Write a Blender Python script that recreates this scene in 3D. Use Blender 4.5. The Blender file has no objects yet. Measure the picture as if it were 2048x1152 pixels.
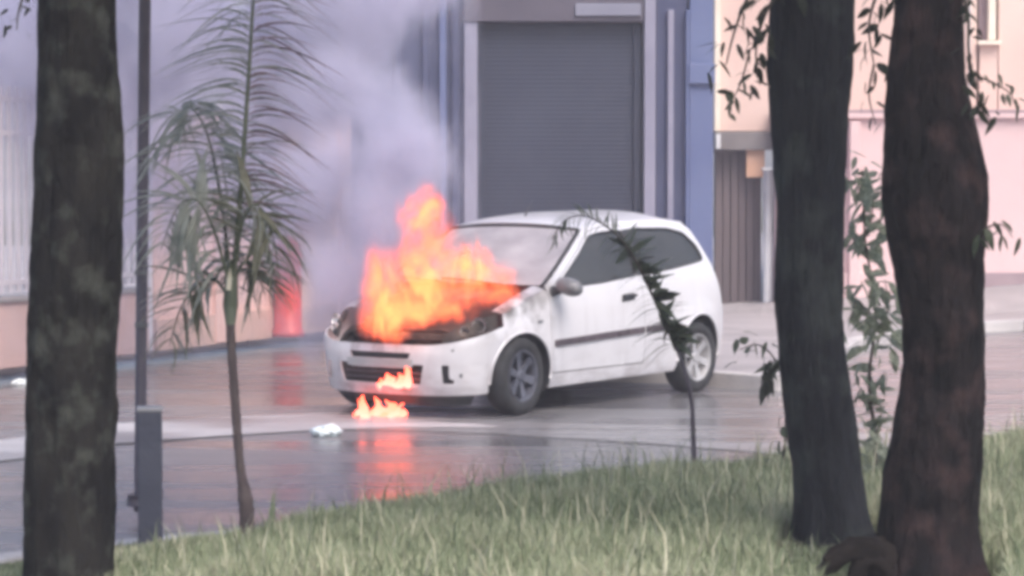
import bpy, bmesh, math, random
import numpy as np
from mathutils import Vector, Matrix, noise
from mathutils.geometry import delaunay_2d_cdt

random.seed(7)
RNG = np.random.default_rng(7)
sc = bpy.context.scene
COL = sc.collection
PI = math.pi
R = math.radians

# ------------------------------------------------------------------ camera
CAM_H, LENS, PITCH = 1.83, 93.2, R(2.495)
cam_d = bpy.data.cameras.new('camera')
cam_d.lens = LENS
cam_d.sensor_width = 36.0
cam_d.clip_start = 0.1
cam_d.clip_end = 2000
cam_d.dof.use_dof = True
cam_d.dof.focus_distance = 17.5
cam_d.dof.aperture_fstop = 11
cam = bpy.data.objects.new('camera', cam_d)
cam.location = (0, 0, CAM_H)
cam.rotation_euler = (PI / 2 - PITCH, 0, 0)
COL.objects.link(cam)
sc.camera = cam
FPX = LENS / 36.0 * 2048

# ------------------------------------------------------------------ sky, sun, exposure
SUN_EL, SUN_AZ = R(52), R(150)          # azimuth clockwise from +Y
world = bpy.data.worlds.new('World')
sc.world = world
world.use_nodes = True
wn = world.node_tree
bg = wn.nodes['Background']
sky = wn.nodes.new('ShaderNodeTexSky')
sky.sky_type = 'NISHITA'
sky.sun_disc = False
sky.sun_elevation = SUN_EL
sky.sun_rotation = SUN_AZ
sky.air_density = 1.0
sky.dust_density = 4.0
sky.ozone_density = 1.0
wn.links.new(sky.outputs[0], bg.inputs[0])
bg.inputs[1].default_value = 0.15
sun_d = bpy.data.lights.new('sun', 'SUN')
sun_d.energy = 1.3
sun_d.angle = R(35)
sun_d.color = (1.0, 0.95, 0.93)
sun = bpy.data.objects.new('sun', sun_d)
sd = Vector((math.sin(SUN_AZ) * math.cos(SUN_EL), math.cos(SUN_AZ) * math.cos(SUN_EL), math.sin(SUN_EL)))
sun.rotation_euler = sd.to_track_quat('Z', 'Y').to_euler()
sun.location = (0, 0, 30)
COL.objects.link(sun)
sc.view_settings.view_transform = 'Standard'
sc.view_settings.look = 'None'
sc.view_settings.exposure = 0.74
sc.view_settings.gamma = 1.0
sc.view_settings.use_curve_mapping = False
sc.render.engine = 'CYCLES'
cy = sc.cycles
cy.use_denoising = True
cy.max_bounces = 8
cy.transparent_max_bounces = 16
cy.volume_bounces = 3
cy.use_adaptive_sampling = True
cy.adaptive_threshold = 0.04
cy.volume_max_steps = 256
cy.filter_width = 4.2


# ------------------------------------------------------------------ helpers
def P(px, py, Y):
    """world point seen at photograph pixel (px,py) standing at distance Y"""
    u, v = (px - 1024) / FPX, (576 - py) / FPX
    d = Vector((u, math.cos(PITCH) + v * math.sin(PITCH), -math.sin(PITCH) + v * math.cos(PITCH)))
    return Vector((0, 0, CAM_H)) + d * (Y / d.y)


def G(px, py, z=0.0):
    """point of the level z seen at the pixel"""
    u, v = (px - 1024) / FPX, (576 - py) / FPX
    d = Vector((u, math.cos(PITCH) + v * math.sin(PITCH), -math.sin(PITCH) + v * math.cos(PITCH)))
    return Vector((0, 0, CAM_H)) + d * ((z - CAM_H) / d.z)


def link(name, me, mat=None, parent=None, kind=None, smooth=False):
    o = bpy.data.objects.new(name, me)
    COL.objects.link(o)
    if mat is not None and len(me.materials) == 0:
        me.materials.append(mat)
    if parent is not None:
        o.parent = parent
    if kind:
        o['kind'] = kind
    if smooth:
        me.polygons.foreach_set('use_smooth', [True] * len(me.polygons))
    return o


def tag(o, label=None, cat=None, group=None, kind=None):
    if label: o['label'] = label
    if cat: o['category'] = cat
    if group: o['group'] = group
    if kind: o['kind'] = kind
    return o


def empty(name, loc, rz=0.0):
    o = bpy.data.objects.new(name, None)
    o.empty_display_size = 0.1
    o.location = loc
    o.rotation_euler = (0, 0, rz)
    COL.objects.link(o)
    return o


class MB:
    """collects vertices and faces of one mesh"""
    def __init__(s):
        s.v, s.f = [], []

    def box(s, c, size, rz=0.0, taper=1.0):
        x, y, z = size[0] / 2, size[1] / 2, size[2] / 2
        b = len(s.v)
        ca, sa = math.cos(rz), math.sin(rz)
        for dz, k in ((-z, 1.0), (z, taper)):
            for dx, dy in ((-x, -y), (x, -y), (x, y), (-x, y)):
                dx, dy = dx * k, dy * k
                s.v.append((c[0] + dx * ca - dy * sa, c[1] + dx * sa + dy * ca, c[2] + dz))
        for q in ((0, 3, 2, 1), (4, 5, 6, 7), (0, 1, 5, 4), (1, 2, 6, 5), (2, 3, 7, 6), (3, 0, 4, 7)):
            s.f.append(tuple(b + i for i in q))
        return s

    def tube(s, pts, radii, n=8, cap=True):
        pts = [Vector(p) for p in pts]
        if not hasattr(radii, '__len__'):
            radii = [radii] * len(pts)
        b = len(s.v)
        up = Vector((0.3, 0.9, 0.1))
        for i, p in enumerate(pts):
            t = (pts[min(i + 1, len(pts) - 1)] - pts[max(i - 1, 0)]).normalized()
            a = t.cross(up).normalized()
            c = t.cross(a).normalized()
            for k in range(n):
                th = 2 * PI * k / n
                s.v.append(tuple(p + (a * math.cos(th) + c * math.sin(th)) * radii[i]))
        for i in range(len(pts) - 1):
            for k in range(n):
                k2 = (k + 1) % n
                s.f.append((b + i * n + k, b + i * n + k2, b + (i + 1) * n + k2, b + (i + 1) * n + k))
        if cap:
            s.f.append(tuple(b + k for k in range(n)))
            s.f.append(tuple(b + (len(pts) - 1) * n + k for k in reversed(range(n))))
        return s

    def lathe_y(s, prof, n=36, c=(0, 0, 0)):
        """profile of (radius, y) spun about the y axis through c"""
        b = len(s.v)
        for r, y in prof:
            for k in range(n):
                th = 2 * PI * k / n
                s.v.append((c[0] + r * math.cos(th), c[1] + y, c[2] + r * math.sin(th)))
        for i in range(len(prof) - 1):
            for k in range(n):
                k2 = (k + 1) % n
                s.f.append((b + i * n + k, b + (i + 1) * n + k, b + (i + 1) * n + k2, b + i * n + k2))
        return s

    def lathe_z(s, prof, n=24, c=(0, 0, 0)):
        b = len(s.v)
        for r, z in prof:
            for k in range(n):
                th = 2 * PI * k / n
                s.v.append((c[0] + r * math.cos(th), c[1] + r * math.sin(th), c[2] + z))
        for i in range(len(prof) - 1):
            for k in range(n):
                k2 = (k + 1) % n
                s.f.append((b + i * n + k, b + i * n + k2, b + (i + 1) * n + k2, b + (i + 1) * n + k))
        s.f.append(tuple(b + (len(prof) - 1) * n + k for k in range(n)))
        s.f.append(tuple(b + k for k in reversed(range(n))))
        return s

    def grid(s, fn, nu, nv):
        b = len(s.v)
        for j in range(nv + 1):
            for i in range(nu + 1):
                s.v.append(tuple(fn(i / nu, j / nv)))
        for j in range(nv):
            for i in range(nu):
                a = b + j * (nu + 1) + i
                s.f.append((a, a + 1, a + nu + 2, a + nu + 1))
        return s

    def mesh(s, name):
        me = bpy.data.meshes.new(name)
        me.from_pydata(s.v, [], s.f)
        me.validate()
        me.update()
        return me

    def build(s, name, mat, parent=None, kind=None, smooth=False, bevel=0.0, solid=0.0):
        o = link(name, s.mesh(name), mat, parent, kind, smooth)
        if solid:
            m = o.modifiers.new('solid', 'SOLIDIFY'); m.thickness = solid; m.offset = -1
            e = o.modifiers.new('split', 'EDGE_SPLIT'); e.split_angle = R(40)
        if bevel:
            m = o.modifiers.new('bevel', 'BEVEL'); m.width = bevel; m.segments = 2; m.limit_method = 'ANGLE'
        return o


def bezier(pts, n):
    """smooth curve through points (Catmull-Rom)"""
    out = []
    p = [pts[0]] + list(pts) + [pts[-1]]
    seg = len(pts) - 1
    for i in range(n + 1):
        t = i / n * seg
        k = min(int(t), seg - 1); t -= k
        a, b, c, d = p[k], p[k + 1], p[k + 2], p[k + 3]
        out.append(0.5 * ((2 * b) + (c - a) * t + (2 * a - 5 * b + 4 * c - d) * t * t + (3 * b - a - 3 * c + d) * t ** 3))
    return out


def lerp_tab(tab, x):
    if x <= tab[0][0]: return tab[0][1]
    for (a, b), (c, d) in zip(tab, tab[1:]):
        if x <= c:
            return b + (d - b) * (x - a) / (c - a)
    return tab[-1][1]


def smooth_tab(tab, x):
    if x <= tab[0][0]: return tab[0][1]
    for (a, b), (c, d) in zip(tab, tab[1:]):
        if x <= c:
            t = (x - a) / (c - a); t = t * t * (3 - 2 * t)
            return b + (d - b) * t
    return tab[-1][1]


# ------------------------------------------------------------------ materials
def new_mat(name):
    m = bpy.data.materials.new(name)
    m.use_nodes = True
    nt = m.node_tree
    return m, nt, nt.nodes['Principled BSDF'], nt.nodes['Material Output']


def mat_noise(name, c1, c2, scale=4.0, rough=0.6, bump=0.0, bscale=None, metal=0.0, coat=0.0, c3=None, s3=1.0, stretch=(1, 1, 1), lo=0.35, hi=0.65, spec=0.5, rough2=None, bdist=0.02):
    m, nt, b, out = new_mat(name)
    tc = nt.nodes.new('ShaderNodeTexCoord')
    mp = nt.nodes.new('ShaderNodeMapping'); mp.inputs['Scale'].default_value = stretch
    nt.links.new(tc.outputs['Object'], mp.inputs['Vector'])
    n = nt.nodes.new('ShaderNodeTexNoise'); n.inputs['Scale'].default_value = scale; n.inputs['Detail'].default_value = 6
    nt.links.new(mp.outputs[0], n.inputs['Vector'])
    r = nt.nodes.new('ShaderNodeValToRGB')
    r.color_ramp.elements[0].position = lo; r.color_ramp.elements[1].position = hi
    r.color_ramp.elements[0].color = (*c1, 1); r.color_ramp.elements[1].color = (*c2, 1)
    nt.links.new(n.outputs['Fac'], r.inputs['Fac'])
    colout = r.outputs['Color']
    if c3 is not None:
        n3 = nt.nodes.new('ShaderNodeTexNoise'); n3.inputs['Scale'].default_value = s3; n3.inputs['Detail'].default_value = 4
        nt.links.new(tc.outputs['Object'], n3.inputs['Vector'])
        mr = nt.nodes.new('ShaderNodeMapRange'); mr.inputs['From Min'].default_value = 0.5; mr.inputs['From Max'].default_value = 0.68
        nt.links.new(n3.outputs['Fac'], mr.inputs['Value'])
        mx = nt.nodes.new('ShaderNodeMix'); mx.data_type = 'RGBA'
        nt.links.new(mr.outputs[0], mx.inputs['Factor'])
        nt.links.new(colout, mx.inputs['A']); mx.inputs['B'].default_value = (*c3, 1)
        colout = mx.outputs['Result']
    nt.links.new(colout, b.inputs['Base Color'])
    b.inputs['Roughness'].default_value = rough
    if rough2 is not None:
        mr2 = nt.nodes.new('ShaderNodeMapRange')
        mr2.inputs['From Min'].default_value = lo; mr2.inputs['From Max'].default_value = hi
        mr2.inputs['To Min'].default_value = rough; mr2.inputs['To Max'].default_value = rough2
        nt.links.new(n.outputs['Fac'], mr2.inputs['Value'])
        nt.links.new(mr2.outputs[0], b.inputs['Roughness'])
    b.inputs['Metallic'].default_value = metal
    b.inputs['Specular IOR Level'].default_value = spec
    b.inputs['Coat Weight'].default_value = coat
    if bump:
        bn = nt.nodes.new('ShaderNodeTexNoise'); bn.inputs['Scale'].default_value = bscale or scale * 3; bn.inputs['Detail'].default_value = 8
        nt.links.new(mp.outputs[0], bn.inputs['Vector'])
        bm_ = nt.nodes.new('ShaderNodeBump'); bm_.inputs['Strength'].default_value = bump; bm_.inputs['Distance'].default_value = bdist
        nt.links.new(bn.outputs['Fac'], bm_.inputs['Height'])
        nt.links.new(bm_.outputs[0], b.inputs['Normal'])
    return m


def mat_glass(name, tint, gloss_rough, film=0.0, film_col=(0.6, 0.6, 0.6)):
    """pane: see-through tinted, mirrors by fresnel, optionally a pale coat painting in reflections and smoke haze"""
    m, nt, b, out = new_mat(name)
    nt.nodes.remove(b)
    tr = nt.nodes.new('ShaderNodeBsdfTransparent'); tr.inputs[0].default_value = (*tint, 1)
    gl = nt.nodes.new('ShaderNodeBsdfGlossy'); gl.inputs['Roughness'].default_value = gloss_rough
    fr = nt.nodes.new('ShaderNodeFresnel'); fr.inputs[0].default_value = 1.5
    mx = nt.nodes.new('ShaderNodeMixShader')
    nt.links.new(fr.outputs[0], mx.inputs[0]); nt.links.new(tr.outputs[0], mx.inputs[1]); nt.links.new(gl.outputs[0], mx.inputs[2])
    last = mx.outputs[0]
    if film:  # diffuse coat standing in for reflections and smoke behind the pane
        df = nt.nodes.new('ShaderNodeBsdfDiffuse'); df.inputs[0].default_value = (*film_col, 1)
        tc = nt.nodes.new('ShaderNodeTexCoord')
        n = nt.nodes.new('ShaderNodeTexNoise'); n.inputs['Scale'].default_value = 3; n.inputs['Detail'].default_value = 5
        nt.links.new(tc.outputs['Object'], n.inputs['Vector'])
        mr = nt.nodes.new('ShaderNodeMapRange'); mr.inputs['From Min'].default_value = 0.3; mr.inputs['From Max'].default_value = 0.7
        mr.inputs['To Min'].default_value = film * 0.7; mr.inputs['To Max'].default_value = min(1, film * 1.2)
        nt.links.new(n.outputs['Fac'], mr.inputs['Value'])
        m2 = nt.nodes.new('ShaderNodeMixShader')
        nt.links.new(mr.outputs[0], m2.inputs[0]); nt.links.new(last, m2.inputs[1]); nt.links.new(df.outputs[0], m2.inputs[2])
        last = m2.outputs[0]
    nt.links.new(last, out.inputs['Surface'])
    return m


M = {}
M['asphalt'] = mat_noise('wet_asphalt', (0.115, 0.112, 0.118), (0.20, 0.193, 0.20), scale=1.0, rough=0.10, rough2=0.38, bump=0.45, bscale=14, spec=0.6, bdist=0.010, stretch=(0.3, 1.7, 1))
M['gutter'] = mat_noise('pale_wet_concrete', (0.20, 0.19, 0.20), (0.55, 0.53, 0.54), scale=1.3, rough=0.3, rough2=0.5, bump=0.2, bscale=30, bdist=0.005, stretch=(0.5, 1, 1))
M['gutter_worn'] = mat_noise('worn_wet_concrete', (0.15, 0.145, 0.15), (0.34, 0.33, 0.335), scale=1.4, rough=0.18, rough2=0.42, bump=0.3, bscale=18, bdist=0.006, stretch=(0.35, 1.4, 1))
M['pavement'] = mat_noise('pavement_concrete', (0.30, 0.275, 0.28), (0.42, 0.385, 0.385), scale=1.2, rough=0.6, bump=0.2, bscale=20, c3=(0.26, 0.24, 0.24), s3=0.6)
M['pink_pavement'] = mat_noise('salmon_pavement', (0.50, 0.33, 0.28), (0.62, 0.42, 0.36), scale=1.2, rough=0.6, bump=0.2, bscale=20)
M['kerb'] = mat_noise('kerb_concrete', (0.46, 0.43, 0.43), (0.62, 0.59, 0.58), scale=3, rough=0.6, bump=0.3, bscale=25)
M['soil'] = mat_noise('damp_soil', (0.07, 0.065, 0.045), (0.11, 0.11, 0.07), scale=3, rough=0.9, bump=0.5, bscale=18)
M['salmon'] = mat_noise('salmon_render', (0.62, 0.40, 0.36), (0.72, 0.49, 0.44), scale=0.8, rough=0.8, bump=0.2, bscale=30, c3=(0.55, 0.38, 0.35), s3=0.5)
M['peach'] = mat_noise('peach_render', (0.68, 0.49, 0.43), (0.75, 0.57, 0.50), scale=0.7, rough=0.8, bump=0.2, bscale=30)
M['pink'] = mat_noise('pink_render', (0.69, 0.49, 0.49), (0.76, 0.56, 0.55), scale=0.7, rough=0.8, bump=0.2, bscale=30, c3=(0.70, 0.50, 0.50), s3=0.7)
M['cream'] = mat_noise('cream_trim', (0.80, 0.70, 0.58), (0.86, 0.77, 0.66), scale=2, rough=0.7)
M['mauve'] = mat_noise('mauve_trim', (0.30, 0.22, 0.24), (0.36, 0.27, 0.29), scale=2, rough=0.7)
M['shop'] = mat_noise('slate_blue_paint', (0.044, 0.052, 0.110), (0.066, 0.075, 0.145), scale=0.8, rough=0.7, bump=0.1, bscale=20)
M['shop_blue'] = mat_noise('periwinkle_paint', (0.10, 0.125, 0.25), (0.13, 0.16, 0.29), scale=0.8, rough=0.7, bump=0.1, bscale=20)
M['jamb'] = mat_noise('grey_lilac_paint', (0.20, 0.195, 0.27), (0.27, 0.26, 0.34), scale=1.5, rough=0.6)
M['shutter'] = mat_noise('shutter_grey_paint', (0.024, 0.029, 0.054), (0.034, 0.040, 0.068), scale=0.9, rough=0.5)
M['header'] = mat_noise('mauve_grey_paint', (0.075, 0.066, 0.090), (0.10, 0.088, 0.116), scale=1.0, rough=0.7)
M['signgrey'] = mat_noise('pale_sign_board', (0.20, 0.20, 0.26), (0.25, 0.25, 0.31), scale=2.0, rough=0.6)
M['gate'] = mat_noise('gate_brown_paint', (0.12, 0.095, 0.10), (0.17, 0.13, 0.135), scale=1.5, rough=0.6, stretch=(3, 3, 0.3))
M['greylintel'] = mat_noise('lintel_grey', (0.17, 0.15, 0.15), (0.23, 0.21, 0.21), scale=2, rough=0.7)
M['orange'] = mat_noise('peach_board', (0.72, 0.42, 0.28), (0.78, 0.48, 0.33), scale=2, rough=0.6)
M['whitepipe'] = mat_noise('white_pipe', (0.55, 0.55, 0.57), (0.66, 0.66, 0.68), scale=3, rough=0.5)
M['fence'] = mat_noise('pale_fence_paint', (0.56, 0.52, 0.56), (0.66, 0.62, 0.65), scale=3, rough=0.5)
M['red'] = mat_noise('red_paint', (0.55, 0.045, 0.04), (0.65, 0.07, 0.06), scale=4, rough=0.45)
M['pole'] = mat_noise('dark_mauve_steel', (0.055, 0.045, 0.065), (0.085, 0.07, 0.09), scale=6, rough=0.5, bump=0.1)
M['bollard'] = mat_noise('slate_blue_post_paint', (0.045, 0.050, 0.080), (0.065, 0.071, 0.105), scale=5, rough=0.6, bump=0.2, bscale=25)
M['bolcap'] = mat_noise('pale_post_cap', (0.24, 0.24, 0.27), (0.32, 0.32, 0.35), scale=5, rough=0.6)
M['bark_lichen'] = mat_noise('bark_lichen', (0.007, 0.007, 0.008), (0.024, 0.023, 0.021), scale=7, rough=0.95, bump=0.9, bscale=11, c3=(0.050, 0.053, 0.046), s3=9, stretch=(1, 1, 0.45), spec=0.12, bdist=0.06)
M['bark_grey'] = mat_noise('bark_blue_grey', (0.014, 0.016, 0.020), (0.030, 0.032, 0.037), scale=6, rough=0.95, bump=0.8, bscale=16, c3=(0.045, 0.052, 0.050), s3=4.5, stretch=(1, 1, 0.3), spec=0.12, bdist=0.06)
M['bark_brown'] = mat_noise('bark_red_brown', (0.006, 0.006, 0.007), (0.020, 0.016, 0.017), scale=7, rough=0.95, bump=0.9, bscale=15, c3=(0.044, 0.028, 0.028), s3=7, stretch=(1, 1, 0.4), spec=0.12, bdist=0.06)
M['root'] = mat_noise('dark_root', (0.006, 0.006, 0.006), (0.020, 0.016, 0.015), scale=9, rough=0.95, bump=0.8, bscale=20, spec=0.1)
M['leaf'] = mat_noise('leaf_green', (0.09, 0.115, 0.075), (0.17, 0.20, 0.13), scale=6, rough=0.45)
M['leaf_dark'] = mat_noise('leaf_dark_green', (0.025, 0.032, 0.022), (0.05, 0.06, 0.035), scale=6, rough=0.5)
M['leaf_pale'] = mat_noise('leaf_sage', (0.17, 0.20, 0.14), (0.40, 0.43, 0.33), scale=5, rough=0.4)
M['palm_leaf'] = mat_noise('palm_leaf', (0.34, 0.36, 0.32), (0.54, 0.56, 0.50), scale=4, rough=0.45)
M['palm_leaf_low'] = mat_noise('palm_leaf_old', (0.20, 0.205, 0.15), (0.36, 0.35, 0.26), scale=4, rough=0.5)
M['palm_leaf_firelit'] = mat_noise('palm_leaf_fire_tint', (0.28, 0.18, 0.19), (0.44, 0.30, 0.31), scale=4, rough=0.45)  # red glow of fire and smoke put into the right-hand leaflets' colour
M['palm_pale'] = mat_noise('palm_pale_shoot', (0.55, 0.52, 0.42), (0.65, 0.62, 0.50), scale=8, rough=0.5)
M['palm_trunk'] = mat_noise('palm_trunk', (0.06, 0.045, 0.05), (0.11, 0.085, 0.085), scale=8, rough=0.9, bump=0.6, bscale=20)
M['palm_sheath'] = mat_noise('palm_green_sheath', (0.08, 0.10, 0.07), (0.13, 0.15, 0.10), scale=6, rough=0.6)
M['twig'] = mat_noise('twig_bark', (0.05, 0.042, 0.035), (0.09, 0.075, 0.06), scale=10, rough=0.9)


def leafy_mat(k, share):
    m = M[k]; nt = m.node_tree; bs = nt.nodes['Principled BSDF']; out = nt.nodes['Material Output']
    tl = nt.nodes.new('ShaderNodeBsdfTranslucent')
    nt.links.new(bs.inputs['Base Color'].links[0].from_socket, tl.inputs['Color'])
    mx = nt.nodes.new('ShaderNodeMixShader'); mx.inputs[0].default_value = share
    nt.links.new(bs.outputs[0], mx.inputs[1]); nt.links.new(tl.outputs[0], mx.inputs[2])
    nt.links.new(mx.outputs[0], out.inputs['Surface'])


for k_ in ('leaf', 'leaf_dark', 'leaf_pale', 'palm_leaf', 'palm_leaf_low', 'palm_leaf_firelit'):
    leafy_mat(k_, 0.55)
# car
M['white'] = mat_noise('white_car_paint', (0.60, 0.585, 0.62), (0.68, 0.67, 0.70), scale=1.2, rough=0.28, coat=0.5)


def mat_paint():
    m = mat_noise('white_car_paint', (0.62, 0.605, 0.635), (0.68, 0.67, 0.70), scale=1.2, rough=0.28, coat=0.5)
    nt = m.node_tree; bs = nt.nodes['Principled BSDF']
    src = bs.inputs['Base Color'].links[0].from_socket
    tc = nt.nodes.new('ShaderNodeTexCoord')
    sp = nt.nodes.new('ShaderNodeSeparateXYZ'); nt.links.new(tc.outputs['Object'], sp.inputs[0])

    def ramp(sock, a, b_, t0=0.0, t1=1.0):
        r = nt.nodes.new('ShaderNodeMapRange'); r.interpolation_type = 'SMOOTHSTEP'
        r.inputs['From Min'].default_value = a; r.inputs['From Max'].default_value = b_
        r.inputs['To Min'].default_value = t0; r.inputs['To Max'].default_value = t1
        nt.links.new(sock, r.inputs['Value']); return r.outputs[0]

    def mul(a, b_):
        q = nt.nodes.new('ShaderNodeMath'); q.operation = 'MULTIPLY'
        nt.links.new(a, q.inputs[0]); nt.links.new(b_, q.inputs[1]); return q.outputs[0]

    def nz(scale, det, st=(1, 1, 1)):
        mp = nt.nodes.new('ShaderNodeMapping'); mp.inputs['Scale'].default_value = st
        nt.links.new(tc.outputs['Object'], mp.inputs['Vector'])
        q = nt.nodes.new('ShaderNodeTexNoise'); q.inputs['Scale'].default_value = scale; q.inputs['Detail'].default_value = det
        nt.links.new(mp.outputs[0], q.inputs['Vector']); return q.outputs['Fac']

    def over(base, fac, col):
        x = nt.nodes.new('ShaderNodeMix'); x.data_type = 'RGBA'
        nt.links.new(fac, x.inputs['Factor']); nt.links.new(base, x.inputs['A']); x.inputs['B'].default_value = (*col, 1)
        return x.outputs['Result']
    soot = mul(mul(ramp(sp.outputs['X'], 0.68, 1.35), ramp(sp.outputs['Z'], 0.46, 0.84)), ramp(nz(5.5, 7), 0.37, 0.64, 0.0, 0.9))
    dirt = mul(ramp(sp.outputs['Z'], 0.55, 0.18), ramp(nz(7, 6, (0.6, 1, 1.6)), 0.35, 0.7, 0.05, 0.55))
    drip = mul(ramp(sp.outputs['Z'], 1.0, 0.6), ramp(nz(9, 4, (1.4, 1.4, 0.10)), 0.52, 0.72, 0.0, 0.28))
    c = over(src, drip, (0.40, 0.37, 0.39))
    c = over(c, dirt, (0.27, 0.235, 0.24))
    ay = nt.nodes.new('ShaderNodeMath'); ay.operation = 'ABSOLUTE'; nt.links.new(sp.outputs['Y'], ay.inputs[0])
    lick = mul(mul(ramp(ay.outputs[0], 0.62, 0.15), ramp(sp.outputs['X'], 1.7, 1.9)), ramp(nz(8, 6, (1, 1, 0.35)), 0.44, 0.68, 0.0, 0.55))
    c = over(c, lick, (0.20, 0.16, 0.145))
    c = over(c, soot, (0.085, 0.068, 0.064))
    nt.links.new(c, bs.inputs['Base Color'])
    return m


M['white'] = mat_paint()
M['plastic'] = mat_noise('black_plastic', (0.025, 0.025, 0.028), (0.04, 0.04, 0.044), scale=8, rough=0.55)
M['greyplastic'] = mat_noise('grey_plastic', (0.12, 0.12, 0.13), (0.18, 0.18, 0.19), scale=8, rough=0.45)
M['moulding'] = mat_noise('mauve_black_rubber', (0.06, 0.045, 0.055), (0.085, 0.065, 0.075), scale=8, rough=0.6)
M['charred'] = mat_noise('charred_steel', (0.012, 0.011, 0.011), (0.055, 0.042, 0.038), scale=5, rough=0.9, bump=0.6, bscale=14, c3=(0.16, 0.12, 0.10), s3=3)
M['soot_white'] = mat_noise('sooty_white_plastic', (0.42, 0.37, 0.34), (0.70, 0.68, 0.69), scale=4, rough=0.5)
M['plate'] = mat_noise('plate_bracket_grey', (0.36, 0.38, 0.39), (0.44, 0.46, 0.47), scale=6, rough=0.5)
M['tyre'] = mat_noise('tyre_rubber', (0.018, 0.018, 0.020), (0.034, 0.034, 0.038), scale=12, rough=0.85, bump=0.2)
M['rim'] = mat_noise('silver_rim', (0.46, 0.45, 0.46), (0.58, 0.57, 0.58), scale=6, rough=0.35, metal=0.4)
M['rim_dark'] = mat_noise('dark_rim', (0.07, 0.075, 0.10), (0.14, 0.145, 0.18), scale=9, rough=0.5, metal=0.3)  # darker blue-grey copy of the rim, for the front wheels
M['seat'] = mat_noise('seat_cloth', (0.045, 0.045, 0.05), (0.07, 0.07, 0.075), scale=10, rough=0.9)
M['lens'] = mat_noise('headlight_reflector', (0.75, 0.72, 0.72), (0.85, 0.82, 0.82), scale=4, rough=0.15, metal=0.5)
M['glass'] = mat_glass('window_glass', (0.62, 0.64, 0.64), 0.02, film=0.07, film_col=(0.5, 0.5, 0.52))
M['windscreen'] = mat_glass('smoky_windscreen', (0.55, 0.55, 0.56), 0.05, film=0.55, film_col=(0.58, 0.55, 0.59))
M['headglass'] = mat_glass('headlight_glass', (0.9, 0.9, 0.9), 0.03)
M['bag'] = mat_noise('pale_plastic_bag', (0.70, 0.80, 0.82), (0.85, 0.90, 0.90), scale=9, rough=0.35)


# ------------------------------------------------------------------ ground, road, pavements
def sheet(name, pts, z, mat, kind='structure', nsub=0):
    me = bpy.data.meshes.new(name)
    me.from_pydata([(p[0], p[1], z) for p in pts], [], [tuple(range(len(pts)))])
    return link(name, me, mat, None, kind)


sheet('ground', [(-140, -8), (140, -8), (140, 190), (-140, 190)], -0.02, M['soil'])

# far kerb line (foot of the kerb), left to right
far_px = [(-700, 850), (-300, 790), (0, 748), (240, 717), (610, 676), (780, 668), (930, 700), (1040, 745), (1120, 763), (1340, 766), (1560, 783), (1640, 760), (1720, 700), (1860, 672), (1970, 665), (2048, 661), (2500, 652)]
far_line = [G(x, y) for x, y in far_px]
near_px = [(-900, 1230), (-300, 1215), (0, 1150), (240, 1120), (500, 1096), (760, 1050), (1000, 1010), (1500, 960), (2048, 905), (2700, 860)]
near_line = [G(x, y) for x, y in near_px]
road_pts = [Vector((-60, near_line[0].y - 1, 0))] + near_line + [Vector((60, near_line[-1].y + 6, 0)), Vector((60, far_line[-1].y + 10, 0))] + list(reversed(far_line)) + [Vector((-60, far_line[0].y - 2, 0))]


def tess(name, pts, zfun, mat, kind='structure', step=0.5):
    """fills an outline with a triangulated sheet"""
    v2 = [Vector((p[0], p[1])) for p in pts]
    n = len(v2)
    r = delaunay_2d_cdt(v2, [(i, (i + 1) % n) for i in range(n)], [], 1, 1e-5)
    me = bpy.data.meshes.new(name)
    me.from_pydata([(q.x, q.y, zfun(q.x, q.y)) for q in r[0]], [], [tuple(f) for f in r[2]])
    o = link(name, me, mat, None, kind)
    me.update()
    if me.polygons and me.polygons[0].normal.z < 0:
        me.flip_normals()
    return o


tess('road', road_pts, lambda x, y: 0.0, M['asphalt'])
top = [(-700, 1010), (-300, 930), (0, 882), (240, 848), (440, 836), (640, 830), (800, 834), (1000, 843), (1300, 852), (1560, 858), (1800, 846), (2200, 815), (2700, 775)]
bot = [(-700, 1070), (-300, 985), (0, 925), (240, 889), (440, 874), (640, 862), (800, 862), (1000, 870), (1300, 888), (1560, 910), (1800, 894), (2200, 858), (2700, 812)]
tess('gutter', [G(x, y) for x, y in top[:6] + [(760, 836), (900, 847), (1010, 856)]] + [G(x, y) for x, y in [(930, 857), (790, 857)] + list(reversed(bot[:6]))], lambda x, y: 0.009, M['gutter'])
tess('worn_gutter', [G(x, y) for x, y in top[5:]] + [G(x, y) for x, y in reversed(bot[5:])], lambda x, y: 0.005, M['gutter_worn'])


def slope_z(x, y):
    """the far pavement climbs towards the right-hand houses"""
    k = max(0.0, min(1.0, (x - 2.6) / 4.0)) * max(0.0, min(1.0, (y - 32.3) / 1.7))
    return 0.12 + 0.38 * k


pav_back = [Vector((60, 60, 0)), Vector((-60, 60, 0))]


def pavement():
    mb = MB()
    # strips from the kerb line back to y=60
    line = []
    for a, b in zip(far_line, far_line[1:]):
        for k in range(4):
            line.append(a.lerp(b, k / 4))
    line.append(far_line[-1])
    line = [Vector((-60, far_line[0].y - 2, 0))] + line + [Vector((60, far_line[-1].y + 10, 0))]

    def fn(u, v):
        i = u * (len(line) - 1)
        p = line[int(round(i))]
        y = p.y + 0.11 + (62 - p.y) * (v ** 2.2)
        return (p.x, y, slope_z(p.x, y))
    mb.grid(fn, len(line) - 1, 24)
    mb.build('pavement', M['pavement'], None, 'structure')


pavement()


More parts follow.
